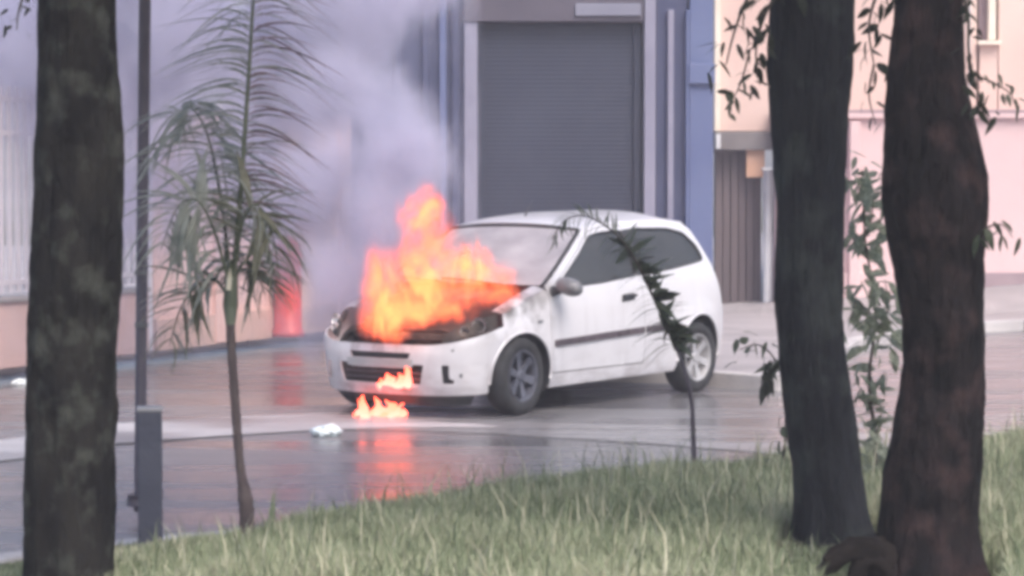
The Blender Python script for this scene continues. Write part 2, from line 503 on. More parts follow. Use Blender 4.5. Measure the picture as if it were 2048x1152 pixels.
def kerb(line, h, w, name, sgn=1.0):
    root = MB()
    n = len(line)
    for i in range(n - 1):
        a, b = Vector((line[i].x, line[i].y, 0)), Vector((line[i + 1].x, line[i + 1].y, 0))
        L = (b - a).length
        k = max(1, int(L / 0.9)) if L < 12 else 1
        for j in range(k):
            p, q = a.lerp(b, (j + 0.01) / k), a.lerp(b, (j + 0.99) / k)
            d = (q - p); ln = d.length
            nrm = Vector((-d.y, d.x, 0)).normalized() * sgn
            c = (p + q) / 2 + nrm * w / 2
            root.box((c.x, c.y, h / 2 - 0.02), (ln, w, h + 0.04), math.atan2(d.y, d.x))
    return root.build(name, M['kerb'], None, 'structure', bevel=0.012)


kerb(far_line, 0.125, 0.13, 'kerb')
kerb(near_line, 0.10, 0.14, 'kerb', -1.0)

# verge of soil behind the near kerb, gently rising
verge_line = [Vector((-60, near_line[0].y - 1, 0))] + near_line + [Vector((60, near_line[-1].y + 6, 0))]


def verge_z(x, y):
    # distance in front of the kerb
    ky = lerp_tab([(p.x, p.y) for p in verge_line], x)
    d = max(0.0, ky - y)
    return 0.09 + 0.05 * min(d, 6.0) ** 0.8 * 0.6 + 0.03 * noise.noise(Vector((x * 0.9, y * 0.9, 0)))


def verge():
    pts = []
    for a, b in zip(verge_line, verge_line[1:]):
        for k in range(5):
            pts.append(a.lerp(b, k / 5))
    pts.append(verge_line[-1])
    mb = MB()

    def fn(u, v):
        p = pts[int(round(u * (len(pts) - 1)))]
        y = (p.y - 0.12) * (1 - v) + (-6) * v
        return (p.x, y, verge_z(p.x, y) - 0.02)
    mb.grid(fn, len(pts) - 1, 40)
    mb.build('verge', M['soil'], None, 'structure', smooth=True)


verge()


# ------------------------------------------------------------------ shop with roller shutter
def shop():
    Y = 30.2
    base_z = 0.12
    root = empty('shop_building', P(1180, 668, Y))
    tag(root, 'slate blue shop front with a tall closed grey roller shutter behind the burning car', 'shop')
    ox, oy, oz = root.location

    def box(name, mat, x0, x1, y0, y1, d0, d1, bevel=0.008):
        a, b = P(x0, y1, Y), P(x1, y0, Y)
        mb = MB().box(((a.x + b.x) / 2 - ox, Y + (d0 + d1) / 2 - oy, (a.z + b.z) / 2 - oz), (b.x - a.x, d1 - d0, b.z - a.z))
        return mb.build(name, mat, root, bevel=bevel)
    yb = 345 + (CAM_H - base_z) * FPX / Y + 2
    # main walls
    box('wall', M['shop'], 690, 928, -420, yb, 0.0, 3.0)
    box('wall', M['shop'], 1311, 1376, -420, yb, 0.02, 3.0)
    w = box('side_wall', M['shop_blue'], 1377, 1428, -420, yb, -0.04, 4.0)
    box('upper_wall', M['shop'], 928, 1311, -420, -24, 0.02, 3.0)
    box('header_beam', M['header'], 928, 1286, -24, 44, -0.10, 0.4)
    sgn = box('sign_board', M['signgrey'], 1150, 1281, 8, 33, -0.135, -0.103)
    box('jamb', M['jamb'], 929, 955, 44, yb, -0.07, 0.4)
    box('jamb', M['jamb'], 1287, 1311, -24, yb, -0.09, 0.4)
    # recessed pilaster strips right of the shutter
    box('pilaster', M['jamb'], 1334, 1347, 20, yb, -0.06, 0.06)
    box('pilaster', M['shop_blue'], 1370, 1378, 20, yb, -0.07, 0.06)
    # pilasters on the left wing
    for x in (790, 846, 880, 905):
        box('pilaster', M['shop_blue'] if x in (880,) else M['shop'], x, x + 12, -100, yb, -0.06, 0.05)
    box('fascia', M['shop_blue'], 1377, 1429, 128, 168, -0.10, -0.042)
    box('cornice', M['jamb'], 690, 1430, -440, -420, -0.15, 3.1)
    # shutter curtain of interlocking slats
    a, b = P(955, yb, Y), P(1287, 44, Y)
    curtain = MB()
    H = b.z - a.z
    n = int(H / 0.05)

    def fn(u, v):
        k = v * n * 4
        ph = (k % 4) / 4
        dy = 0.002 * math.sin(ph * PI)
        return (a.x + u * (b.x - a.x) - ox, Y + 0.10 - dy - oy, a.z + v * H - oz)
    curtain.grid(fn, 1, n * 4)
    s = curtain.build('roller_shutter', M['shutter'], root)
    bar = MB().box(((a.x + b.x) / 2 - ox, Y + 0.06 - oy, a.z + 0.06 - oz), (b.x - a.x - 0.02, 0.05, 0.10))
    bar.build('bottom_bar', M['jamb'], s)
    for x in (962, 1274):
        c = P(x, 400, Y)
        MB().box((c.x - ox, Y + 0.07 - oy, (a.z + b.z) / 2 - oz), (0.07, 0.06, H)).build('guide_rail', M['shutter'], s)


shop()


# ------------------------------------------------------------------ right-hand house, gate, boundary wall
def right_side():
    Y = 34.0
    root = empty('peach_house', P(1740, 600, Y))
    tag(root, 'peach rendered house with cream window surround behind the two right hand trunks', 'house')
    ox, oy, oz = root.location

    def box(name, mat, x0, x1, y0, y1, d0, d1, parent=root, bevel=0.01, Yb=Y):
        a, b = P(x0, y1, Yb), P(x1, y0, Yb)
        mb = MB().box(((a.x + b.x) / 2 - ox, Yb + (d0 + d1) / 2 - oy, (a.z + b.z) / 2 - oz), (b.x - a.x, d1 - d0, b.z - a.z))
        return mb.build(name, mat, parent, bevel=bevel)
    box('wall', M['peach'], 1431, 1966, -500, 262, 0.3, 6.0)
    box('wall', M['peach'], 2004, 2500, -500, 300, 0.3, 6.0)
    box('wall', M['peach'], 1966, 2004, 84, 300, 0.3, 6.0)
    box('wall', M['peach'], 1966, 2004, -500, -60, 0.3, 6.0)
    wdw = box('window', M['mauve'], 1968, 2002, -58, 82, 0.42, 0.48)
    box('frame', M['cream'], 1984, 2000, -58, 78, 0.25, 0.40, wdw)
    box('sill', M['cream'], 1962, 2008, 80, 88, 0.18, 0.40, wdw)
    box('pier', M['cream'], 1431, 1445, -500, 262, 0.2, 0.34)
    box('ledge', M['mauve'], 1546, 2500, 219, 234, 0.02, 0.31)
    box('downpipe', M['whitepipe'], 1942, 1950, -500, 215, 0.16, 0.24)
    box('roof', M['greylintel'], 1425, 2520, -540, -502, 0.0, 6.2)

    gt = empty('garage_gate', P(1490, 612, Y))
    tag(gt, 'dull mauve brown gate under a grey lintel beside the blue shop wall', 'gate')
    ox, oy, oz = gt.location
    box('lintel', M['greylintel'], 1431, 1545, 264, 300, 0.0, 0.5, gt)
    box('end_cap', M['whitepipe'], 1431, 1441, 268, 298, -0.03, 0.0, gt)
    x = 1433.0
    for k in range(6):
        w = 15.6
        box('board', M['gate'], x + 0.8, x + w, 303, 611, 0.30 + 0.012 * (k % 2), 0.36, gt, bevel=0.004)
        x += w + 0.2
    box('frame', M['gate'], 1431, 1530, 300, 306, 0.24, 0.40, gt)
    box('back_panel', M['plastic'], 1432, 1528, 300, 611, 0.38, 0.42, gt)

    bd = empty('hanging_board', P(1512, 355, Y))
    tag(bd, 'small blank peach board hung under the grey lintel of the gate', 'board')
    ox, oy, oz = bd.location
    box('panel', M['orange'], 1494, 1531, 294, 355, 0.10, 0.14, bd)
    box('bracket', M['greylintel'], 1500, 1503, 280, 296, 0.10, 0.14, bd)
    box('bracket', M['greylintel'], 1522, 1525, 280, 296, 0.10, 0.14, bd)

    pp = empty('white_post', P(1536, 613, Y))
    tag(pp, 'slim off white post standing against the gate left of the blue grey trunk', 'post')
    ox, oy, oz = pp.location
    a, b = P(1536, 613, Y - 0.1), P(1536, 340, Y - 0.1)
    MB().tube([a - pp.location, b - pp.location], 0.062, 12).build('shaft', M['whitepipe'], pp, smooth=True)
    MB().box((b.x - ox, b.y - oy, b.z + 0.015 - oz), (0.15, 0.15, 0.03)).build('cap', M['whitepipe'], pp)

    bw = empty('boundary_wall', P(1850, 575, Y - 1))
    tag(bw, 'long pink rendered boundary wall with mauve plinth at the right', 'wall')
    ox, oy, oz = bw.location
    box('wall_panel', M['pink'], 1546, 2600, 236, 545, -0.3, 0.0, bw, Yb=Y)
    box('coping', M['pink'], 1544, 2605, 228, 238, -0.38, -0.01, bw, Yb=Y)
    # stepped plinth following the climb of the pavement
    for x0, x1, yb in ((1546, 1660, 625), (1660, 1800, 610), (1800, 1950, 592), (1950, 2600, 572)):
        box('plinth', M['mauve'] if x0 > 1900 else M['pink'], x0, x1, 543, yb, -0.36, -0.01, bw, Yb=Y)
    box('pier', M['pink'], 1690, 1712, 244, 610, -0.42, -0.30, bw, Yb=Y)


right_side()


# ------------------------------------------------------------------ left-hand fence and walls
def left_side():
    # low salmon wall following the pavement, bars above it
    A, B = G(-420, 785, 0.12), G(300, 703, 0.12)
    d = (B - A); L = d.length; ang = math.atan2(d.y, d.x)
    root = empty('railing_fence', (A.x, A.y, 0.12), ang)
    tag(root, 'pale barred railing fence on a low salmon wall behind the left trunk', 'fence')
    MB().box((L / 2, 0.1, 0.28), (L, 0.18, 0.58)).build('base_wall', M['salmon'], root, bevel=0.01)
    MB().box((L / 2, 0.1, 0.595), (L, 0.24, 0.05)).build('coping', M['pavement'], root, bevel=0.01)
    for z in (0.74, 2.06, 2.36):
        MB().box((L / 2, 0.1, z), (L, 0.035, 0.045)).build('rail', M['fence'], root)
    me = MB().box((0, 0, 0), (0.05, 0.03, 1.82)).mesh('bar')
    n = int(L / 0.125)
    for i in range(n):
        if i * 0.125 < L - 3.6 and False: continue
        b = link('bar', me, M['fence'], root)
        b.location = ((i + 0.5) * 0.125, 0.1, 1.56)
    # end post
    po = empty('white_gatepost', (B.x, B.y, 0.12), ang)
    tag(po, 'thin white gatepost ending the railing fence just right of the dark pole', 'post')
    MB().box((0.05, 0.08, 1.32), (0.09, 0.12, 2.64)).build('shaft', M['fence'], po, bevel=0.01)
    MB().box((0.05, 0.08, 2.665), (0.12, 0.16, 0.05)).build('cap', M['fence'], po, bevel=0.01)
    # salmon wall
    A2, B2 = G(312, 700, 0.12), G(700, 655, 0.12)
    d2 = (B2 - A2); L2 = d2.length; ang2 = math.atan2(d2.y, d2.x)
    w = empty('salmon_wall', (A2.x, A2.y, 0.12), ang2)
    tag(w, 'salmon rendered street wall behind the small palm, veiled by smoke', 'wall')
    MB().box((L2 / 2, 0.12, 1.16), (L2, 0.2, 2.34)).build('wall_panel', M['salmon'], w, bevel=0.01)
    MB().box((L2 / 2, 0.12, 2.36), (L2, 0.28, 0.06)).build('coping', M['fence'], w, bevel=0.01)
    for k in (0.3, 0.62, 0.97):
        MB().box((L2 * k, 0.0, 1.16), (0.22, 0.06, 2.32)).build('pier', M['salmon'], w, bevel=0.01)
    MB().box((L2 / 2, 0.005, 0.14), (L2, 0.03, 0.3)).build('plinth', M['pink_pavement'], w)
    # red post
    c = G(577, 672, 0.12)
    rp = empty('red_post', (c.x, c.y - 0.05, 0.12))
    tag(rp, 'stout red street post with a domed top in front of the salmon wall', 'post')
    MB().lathe_z([(0.17, 0), (0.17, 0.06), (0.145, 0.08), (0.14, 0.80), (0.155, 0.82), (0.155, 0.88)], 24).build('shaft', M['red'], rp, smooth=True)
    MB().lathe_z([(0.15, 0.88), (0.13, 0.95), (0.08, 1.02), (0.03, 1.05)], 24).build('dome', M['red'], rp, smooth=True)


left_side()


# ------------------------------------------------------------------ street pole, bollard, litter
def street_bits():
    b, t = G(279, 1004, 0.10), P(296, -600, G(279, 1004, 0.10).y)
    o = empty('sign_pole', b)
    tag(o, 'slim dark steel pole standing just behind the slate blue bollard', 'pole')
    m = b.lerp(t, 0.5)
    MB().tube([Vector((0, 0, -0.05)), m - b, t - b], [0.030, 0.031, 0.033], 14).build('shaft', M['pole'], o, smooth=True)
    MB().tube([Vector((0, 0, -0.02)), Vector((0, 0, 0.04))], [0.07, 0.06], 14).build('base_plate', M['pole'], o, smooth=True)
    for py in (545, 650):
        c = P(283, py, b.y) - b
        MB().tube([c - Vector((0, 0, 0.012)), c + Vector((0, 0, 0.012))], [0.036, 0.036], 14).build('clamp', M['greyplastic'], o)
    g = P(301, 1098, 12.1); g.z = verge_z(g.x, g.y) - 0.02
    top = P(301, 822, 12.1)
    o = empty('bollard', g, R(8))
    tag(o, 'square slate blue bollard with a pale flat cap in the verge grass', 'bollard')
    h = top.z - g.z
    MB().box((0, 0, h / 2), (0.112, 0.112, h)).build('shaft', M['bollard'], o, bevel=0.008)
    MB().box((0.0, 0, h + 0.010), (0.120, 0.120, 0.020)).build('cap', M['bolcap'], o, bevel=0.006)
    # litter on the road
    for px, py, s, lab in ((652, 872, 0.075, 'small pale crumpled plastic bag on the wet road left of the fire reflection'), (42, 770, 0.055, 'scrap of white paper litter on the road at the far left')):
        c = G(px, py)
        bm = bmesh.new()
        bmesh.ops.create_icosphere(bm, subdivisions=3, radius=1)
        for v in bm.verts:
            k = 1 + 0.45 * noise.noise(v.co * 2.1 + Vector((px, 0, 0)))
            v.co = Vector((v.co.x * k * 1.5, v.co.y * k * 1.2, max(-0.3, v.co.z * k * 0.7))) * s
        me = bpy.data.meshes.new('litter'); bm.to_mesh(me); bm.free()
        o = link('plastic_litter', me, M['bag'], None, None)
        o.location = (c.x, c.y, 0.3 * s + 0.002)
        tag(o, lab, 'litter')


street_bits()


# ------------------------------------------------------------------ trees
def tree(name, depth, prof, mat, label, seed, crown_c, roots=0, lean_y=0.0):
    """prof: (py, px_left, px_right) silhouette of the trunk from top to bottom"""
    prof = sorted(prof)
    bottom = prof[-1]
    base = P((bottom[1] + bottom[2]) / 2, bottom[0], depth)
    root = empty(name, (base.x, base.y, verge_z(base.x, base.y) - 0.05))
    tag(root, label, 'tree')
    o0 = root.location
    zs, cs, rs = [], [], []
    for py, a, b in prof:
        p, q = P(a, py, depth), P(b, py, depth)
        zs.append(p.z); cs.append((p.x + q.x) / 2); rs.append((q.x - p.x) / 2)
    top_z = 3.9
    tz = list(zip(reversed(zs), reversed(cs), reversed(rs)))
    tabc = [(z, c) for z, c, r in tz] + [(top_z, tz[-1][1] + 0.1)]
    tabr = [(z, r) for z, c, r in tz] + [(top_z, tz[-1][2] * 0.8)]
    tabc[0] = (min(tabc[0][0], o0.z - 0.1), tabc[0][1]); tabr[0] = (min(tabr[0][0], o0.z - 0.1), tabr[0][1])
    mb = MB()
    z0 = tabc[0][0]
    NV, NU = 200, 72

    def sm(tab, z):
        # gently blurred table
        return sum(lerp_tab(tab, z + dz) for dz in (-0.06, -0.03, 0, 0.03, 0.06)) / 5

    def fn(u, v):
        z = z0 + v * (top_z - z0)
        th = u * 2 * PI
        r = sm(tabr, z)
        d = Vector((math.cos(th), math.sin(th), 0))
        q = Vector((d.x * 2.6, d.y * 2.6, z * 1.1 + seed * 3.1))
        n1 = noise.noise(q * 1.0)
        n2 = noise.fractal(Vector((d.x * 7, d.y * 7, z * 5 + seed)), 0.9, 2.1, 4)
        ridg = abs(noise.noise(Vector((d.x * 11, d.y * 11, z * 2.2 + seed * 5))))
        n3 = noise.noise(Vector((d.x * 4.5, d.y * 4.5, z * 3.0 + seed * 7)))
        pit_ = max(0.0, noise.noise(Vector((d.x * 5 + 9, d.y * 5, z * 7 + seed))) - 0.35)
        rr = r * (1 + 0.05 * n1 + 0.05 * n2 - 0.07 * ridg + 0.035 * n3 - 0.22 * pit_)
        flare = max(0.0, 1 - (z - o0.z) / 0.35)
        if roots:
            rr += r * 0.35 * flare ** 2 * (0.5 + 0.5 * math.cos(th * roots + seed))
        return (sm(tabc, z) + d.x * rr - o0.x, depth + d.y * rr + lean_y * v - o0.y, z - o0.z)
    mb.grid(fn, NU, NV)
    mb.build('trunk', mat, root, smooth=True)
    topc = Vector((tabc[-1][1] - o0.x, lean_y, top_z - o0.z))
    # limbs and a crown above the picture, which shades the trunk
    rnd = random.Random(seed)
    limbs = MB()
    cc = Vector(crown_c) - Vector(o0)
    tips = []
    for k in range(7):
        a = k * 0.9 + seed
        tip = cc + Vector((math.cos(a) * rnd.uniform(0.9, 1.7), math.sin(a) * rnd.uniform(0.9, 1.7), rnd.uniform(-0.3, 0.9)))
        mid = topc.lerp(tip, 0.5) + Vector((0, 0, 0.25))
        limbs.tube([topc - Vector((0, 0, 0.25)), mid, tip], [tabr[-1][1] * 0.55, 0.06, 0.02], 7)
        tips.append(tip)
    limbs.build('limb', mat, root, smooth=True)
    lv, lf = [], []
    for k in range(5200):
        c = rnd.choice(tips)
        p = c + Vector((rnd.gauss(0, 0.55), rnd.gauss(0, 0.55), rnd.gauss(0, 0.38)))
        if p.z + o0.z < 3.15: continue
        q = Matrix.Rotation(rnd.uniform(0, 6.28), 3, 'Z') @ Matrix.Rotation(rnd.uniform(-0.9, 0.9), 3, 'X')
        s = rnd.uniform(0.05, 0.10)
        b = len(lv)
        for vx, vy in ((-0.9, 0), (0, -0.4), (1, 0), (0, 0.4)):
            lv.append(tuple(p + q @ Vector((vx * s, vy * s, -0.15 * s * abs(vx)))))
        lf.append((b, b + 1, b + 2, b + 3))
    me = bpy.data.meshes.new('crown'); me.from_pydata(lv, [], lf)
    link('crown', me, M['leaf_dark'], root, 'stuff')
    return root


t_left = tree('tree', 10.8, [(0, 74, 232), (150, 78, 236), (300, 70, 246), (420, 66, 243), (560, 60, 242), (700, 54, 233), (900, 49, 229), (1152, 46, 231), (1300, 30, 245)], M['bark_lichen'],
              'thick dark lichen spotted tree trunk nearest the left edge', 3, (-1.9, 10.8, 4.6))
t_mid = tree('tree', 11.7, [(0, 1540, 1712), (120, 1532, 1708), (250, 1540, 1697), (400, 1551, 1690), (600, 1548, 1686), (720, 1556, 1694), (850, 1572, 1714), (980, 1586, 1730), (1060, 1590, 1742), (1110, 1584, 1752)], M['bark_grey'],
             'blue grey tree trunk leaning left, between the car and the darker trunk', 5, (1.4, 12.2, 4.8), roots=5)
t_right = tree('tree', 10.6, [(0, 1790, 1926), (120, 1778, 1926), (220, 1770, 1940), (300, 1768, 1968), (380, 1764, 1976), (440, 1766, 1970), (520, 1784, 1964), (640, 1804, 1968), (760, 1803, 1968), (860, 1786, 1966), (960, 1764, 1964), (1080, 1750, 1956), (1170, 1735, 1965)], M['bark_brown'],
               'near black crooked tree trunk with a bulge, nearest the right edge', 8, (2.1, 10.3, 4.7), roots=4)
# surface roots running left from the right-hand tree
mb = MB()
o0 = Vector(t_right.location)
for (a, b, c, r) in (((1770, 1120), (1700, 1100), (1636, 1150), 0.055), ((1775, 1150), (1730, 1130), (1700, 1200), 0.05), ((1760, 1100), (1690, 1096), (1650, 1120), 0.04)):
    mb.tube([q for q in bezier([P(*a, 10.45) - o0, P(*b, 10.35) - o0, P(*c, 10.3) - o0], 14)], [r * (1.3 - 0.8 * i / 14) for i in range(15)], 10)
mb.v = [tuple(Vector(v) + 0.018 * noise.noise_vector(Vector(v) * 14)) for v in mb.v]
mb.build('root', M['root'], t_right, smooth=True)


# ------------------------------------------------------------------ leaves
def leaf_mesh(name, mat, w=0.30, droop=0.25, n=4):
    """folded lance-shaped leaf of length 1 along +x, drooping to -z"""
    v, f = [], []
    for i in range(n + 1):
        t = i / n
        ww = w * math.sin(PI * min(1, 0.06 + t * 0.94) ** 0.75) * 0.5
        x, z = t * (1 - 0.12 * droop * t), -droop * t * t
        v += [(x, -ww, z - 0.12 * ww), (x, 0, z + 0.10 * ww), (x, ww, z - 0.12 * ww)]
    for i in range(n):
        a = i * 3
        f += [(a, a + 1, a + 4, a + 3), (a + 1, a + 2, a + 5, a + 4)]
    me = bpy.data.meshes.new(name)
    me.from_pydata(v, [], f)
    me.materials.append(mat)
    me.polygons.foreach_set('use_smooth', [True] * len(me.polygons))
    return me


LEAF = {k: [leaf_mesh('leaf', M[k], w, d) for w, d in ((0.34, 0.15), (0.42, 0.3), (0.30, 0.45))] for k in ('leaf', 'leaf_dark', 'leaf_pale')}
LFT = {k: [leaf_mesh('leaflet', M[k], w, d, 6) for w, d in ((0.13, 0.10), (0.12, 0.4), (0.115, 0.85), (0.11, 1.3))] for k in ('palm_leaf', 'palm_leaf_low', 'palm_leaf_firelit', 'leaf', 'leaf_dark')}


def orient(o, pos, d, s, roll=0.0):
    d = Vector(d).normalized()
    up = Vector((0, 0, 1)) if abs(d.z) < 0.95 else Vector((0, -1, 0))
    y = up.cross(d).normalized(); z = d.cross(y)
    m = Matrix((d, y, z)).transposed() @ Matrix.Rotation(roll, 3, 'X')
    o.matrix_local = Matrix.Translation(pos) @ m.to_4x4() @ Matrix.Scale(s, 4)


def frond(parent, pts, r0, leaf_len, n, key, rnd, start=0.15, fwd=0.5, droopk=(1, 2), side_dir=None, rachis='palm_sheath', env=None, key2=None, extra=None):
    o0 = Vector(parent.location)
    c = bezier([Vector(p) - o0 for p in pts], 24)
    fr = MB().tube(c, [r0 * (1 - 0.8 * i / 24) for i in range(25)], 6).build('frond', M[rachis], parent, smooth=True)
    for i in range(n):
        t = start + (1 - start) * (i + rnd.uniform(-0.2, 0.2)) / n
        t = min(max(t, 0), 0.995)
        k = t * 24; a = int(k); q = c[a].lerp(c[min(a + 1, 24)], k - a)
        tang = (c[min(a + 1, 24)] - c[max(a - 1, 0)]).normalized()
        side = tang.cross(Vector((0, -1, 0.0)) if side_dir is None else side_dir).normalized()
        for s in (-1, 1):
            d = side * s * rnd.uniform(0.8, 1.1) + tang * rnd.uniform(fwd * 0.7, fwd * 1.2) + Vector((0, rnd.uniform(-0.45, 0.45), 0))
            L = leaf_len * (env(t) if env else math.sin(PI * (0.15 + 0.75 * t)) ** 0.6) * rnd.uniform(0.85, 1.12)
            o = link('leaflet', LFT[key2 if key2 and s * side.x > 0 else key][min(3, max(0, rnd.choice(droopk)))], None, fr)
            orient(o, q, d, L, rnd.uniform(-0.5, 0.5))
            if extra is not None:
                for _ in range(extra[1]):
                    q2 = q + tang * rnd.uniform(-0.03, 0.03)
                    d2 = d + Vector((rnd.uniform(-0.3, 0.3), rnd.uniform(-0.4, 0.4), rnd.uniform(-0.3, 0.2)))
                    extra[0].append((q2, d2, L * rnd.uniform(0.6, 1.05), rnd.choice(droopk), rnd.uniform(-0.8, 0.8)))
    return fr


# ------------------------------------------------------------------ small palm on the verge
def small_palm():
    D = 12.0
    rnd = random.Random(11)
    b = P(490, 1100, D); b.z = verge_z(b.x, b.y) - 0.04
    o = empty('small_palm', b)
    tag(o, 'young palm with a thin bent trunk and feathery fronds, before the smoke', 'palm')
    Q = lambda x, y, dy=0.0: P(x, y, D + dy)
    tr = bezier([Vector((0, 0, 0)), Q(494, 1040) - b, Q(489, 985) - b, Q(480, 930) - b, Q(470, 800) - b, Q(462, 680) - b, Q(461, 620) - b], 40)
    rad = [0.034 if i < 12 else 0.034 - 0.013 * min(1, (i - 12) / 6) for i in range(41)]
    rad = [r * (1 + 0.06 * math.sin(i * 2.3)) for i, r in enumerate(rad)]
    MB().tube(tr, rad, 12).build('trunk', M['palm_trunk'], o, smooth=True)
    MB().tube([Q(461, 650) - b, Q(461, 610) - b, Q(463, 560) - b, Q(466, 520) - b], [0.022, 0.036, 0.030, 0.014], 10).build('crown_shaft', M['palm_sheath'], o, smooth=True)
    MB().tube([Q(457, 580, -0.05) - b, Q(459, 556, -0.05) - b, Q(460, 535, -0.05) - b], [0.012, 0.013, 0.003], 8).build('pale_shoot', M['palm_pale'], o, smooth=True)
    e1 = lambda t: 0.75 + 0.35 * math.sin(PI * t)
    extra = []
    # upright frond, running out of the top of the picture
    frond(o, [Q(466, 560), Q(478, 430), Q(490, 260), Q(503, 60), Q(512, -120, 0.05), Q(520, -260, 0.15)], 0.016, 0.27, 68, 'palm_leaf', rnd, start=0.14, fwd=0.75, droopk=(2, 3, 3), env=e1, key2='palm_leaf_firelit', extra=(extra, 1))
    # arching to the left
    frond(o, [Q(463, 570), Q(442, 400, 0.1), Q(415, 270, 0.2), Q(380, 215, 0.25), Q(345, 240, 0.3)], 0.010, 0.34, 19, 'palm_leaf', rnd, start=0.15, fwd=0.4, droopk=(2, 3), side_dir=Vector((0.5, -0.6, 0.3)), extra=(extra, 1))
    frond(o, [Q(461, 580), Q(428, 460, -0.1), Q(392, 400, -0.2), Q(352, 420, -0.2), Q(322, 500, -0.2)], 0.009, 0.32, 15, 'palm_leaf', rnd, start=0.12, fwd=0.5, droopk=(1, 2, 3), side_dir=Vector((0.5, -0.6, 0.3)), extra=(extra, 1))
    frond(o, [Q(460, 600), Q(430, 560, 0.1), Q(395, 570, 0.15), Q(360, 620, 0.15), Q(340, 690, 0.15)], 0.010, 0.28, 13, 'palm_leaf_low', rnd, start=0.12, fwd=0.7, droopk=(1, 2), side_dir=Vector((0.2, -0.9, 0.3)), extra=(extra, 1))
    # right-hand fronds
    frond(o, [Q(466, 570), Q(484, 450, -0.1), Q(510, 410, -0.15), Q(540, 450, -0.15), Q(560, 560, -0.15)], 0.010, 0.30, 12, 'palm_leaf_low', rnd, start=0.15, fwd=0.7, droopk=(1, 2), side_dir=Vector((0.2, -0.9, 0.3)), extra=(extra, 1))
    frond(o, [Q(464, 590), Q(482, 530, 0.15), Q(505, 530, 0.2), Q(530, 590, 0.2)], 0.009, 0.26, 12, 'palm_leaf_low', rnd, start=0.15, fwd=0.8, droopk=(1, 2), side_dir=Vector((0.2, -0.9, 0.3)), extra=(extra, 1))
    frond(o, [Q(463, 590), Q(450, 500, 0.3), Q(455, 400, 0.5), Q(440, 300, 0.6)], 0.009, 0.30, 12, 'palm_leaf', rnd, start=0.15, fwd=0.5, droopk=(2, 3))
    # finer leaflets, joined
    src = [m for m in LFT['palm_leaf']]
    vv, ff = [], []
    for (q, d, L, dk, roll) in extra:
        d = Vector(d).normalized(); up = Vector((0, 0, 1)) if abs(d.z) < 0.95 else Vector((0, -1, 0))
        y = up.cross(d).normalized(); z = d.cross(y)
        mm = Matrix((d, y, z)).transposed() @ Matrix.Rotation(roll, 3, 'X')
        me = src[min(3, dk)]; n0 = len(vv)
        vv += [tuple(q + mm @ Vector((v.co.x * L, v.co.y * L * 0.6, v.co.z * L))) for v in me.vertices]
        ff += [tuple(n0 + i for i in p.vertices) for p in me.polygons]
    me = bpy.data.meshes.new('fine_leaflets'); me.from_pydata(vv, [], ff)
    link('fine_leaflets', me, M['palm_leaf'], o, 'stuff', smooth=True)
    # stump of an old leaf at the foot
    MB().tube([Q(474, 1112, -0.05) - b, Q(470, 1092, -0.05) - b], [0.022, 0.02], 8).build('leaf_stub', M['palm_trunk'], o)


small_palm()


# ------------------------------------------------------------------ thin arching plant in front of the car's rear
def arching_plant():
    D = 14.9
    rnd = random.Random(4)
    b = P(1389, 1010, D); b.z = verge_z(b.x, b.y) - 0.03
    o = empty('arching_plant', b)
    tag(o, 'thin stemmed plant arching in front of the white car side and rear wheel', 'plant')
    Q = lambda x, y, dy=0.0: P(x, y, D + dy)
    st = bezier([Vector((0, 0, 0)), Q(1389, 950) - b, Q(1386, 860) - b, Q(1383, 800) - b, Q(1366, 730) - b, Q(1345, 680) - b], 24)
    MB().tube(st, [0.019 - 0.010 * i / 24 for i in range(25)], 8).build('stem', M['pole'], o, smooth=True)
    frond(o, [Q(1352, 700), Q(1330, 645), Q(1300, 580), Q(1268, 515, -0.05), Q(1225, 462, -0.1), Q(1172, 432, -0.1), Q(1130, 440, -0.1), Q(1104, 478, -0.1)], 0.011, 0.16, 48, 'leaf', rnd, start=0.02, fwd=0.9, droopk=(1, 2, 3, 3), rachis='twig', env=lambda t: 1.05 - 0.5 * t)
    c = [Q(1352, 700), Q(1330, 645), Q(1300, 580), Q(1268, 515), Q(1245, 480)]
    for k in range(60):
        i = rnd.randrange(4); q = c[i].lerp(c[i + 1], rnd.random())
        lf = link('leaf', rnd.choice(LEAF['leaf' if k % 3 else 'leaf_dark']), None, o)
        d = Vector((rnd.uniform(-0.3, 1.0), rnd.uniform(-0.5, 0.5), rnd.uniform(-0.5, 0.7)))
        orient(lf, q - b, d, rnd.uniform(0.08, 0.20), rnd.uniform(-1.4, 1.4))


arching_plant()


# ------------------------------------------------------------------ leafy twigs and saplings by the right-hand trunks
def leafy(parent, name, pts, r, n, key, size, rnd, spread=0.05, wood='twig', hang=0.5):
    o0 = Vector(parent.location)
    c = bezier([Vector(p) - o0 for p in pts], 16)
    br = MB().tube(c, [r * (1 - 0.7 * i / 16) for i in range(17)], 6).build(name, M[wood], parent, smooth=True)
    for k in range(n):
        t = (k + rnd.random()) / n
        a = min(int(t * 16), 15)
        q = c[a].lerp(c[a + 1], t * 16 - a) + Vector((rnd.gauss(0, spread), rnd.gauss(0, spread), rnd.gauss(0, spread)))
        d = Vector((rnd.uniform(-1, 1), rnd.uniform(-0.8, 0.5), rnd.uniform(-0.9, 0.5) - hang))
        lf = link('leaf', rnd.choice(LEAF[key]), None, br)
        orient(lf, q, d, size * rnd.uniform(0.7, 1.25), rnd.uniform(-1.2, 1.2))
    return br


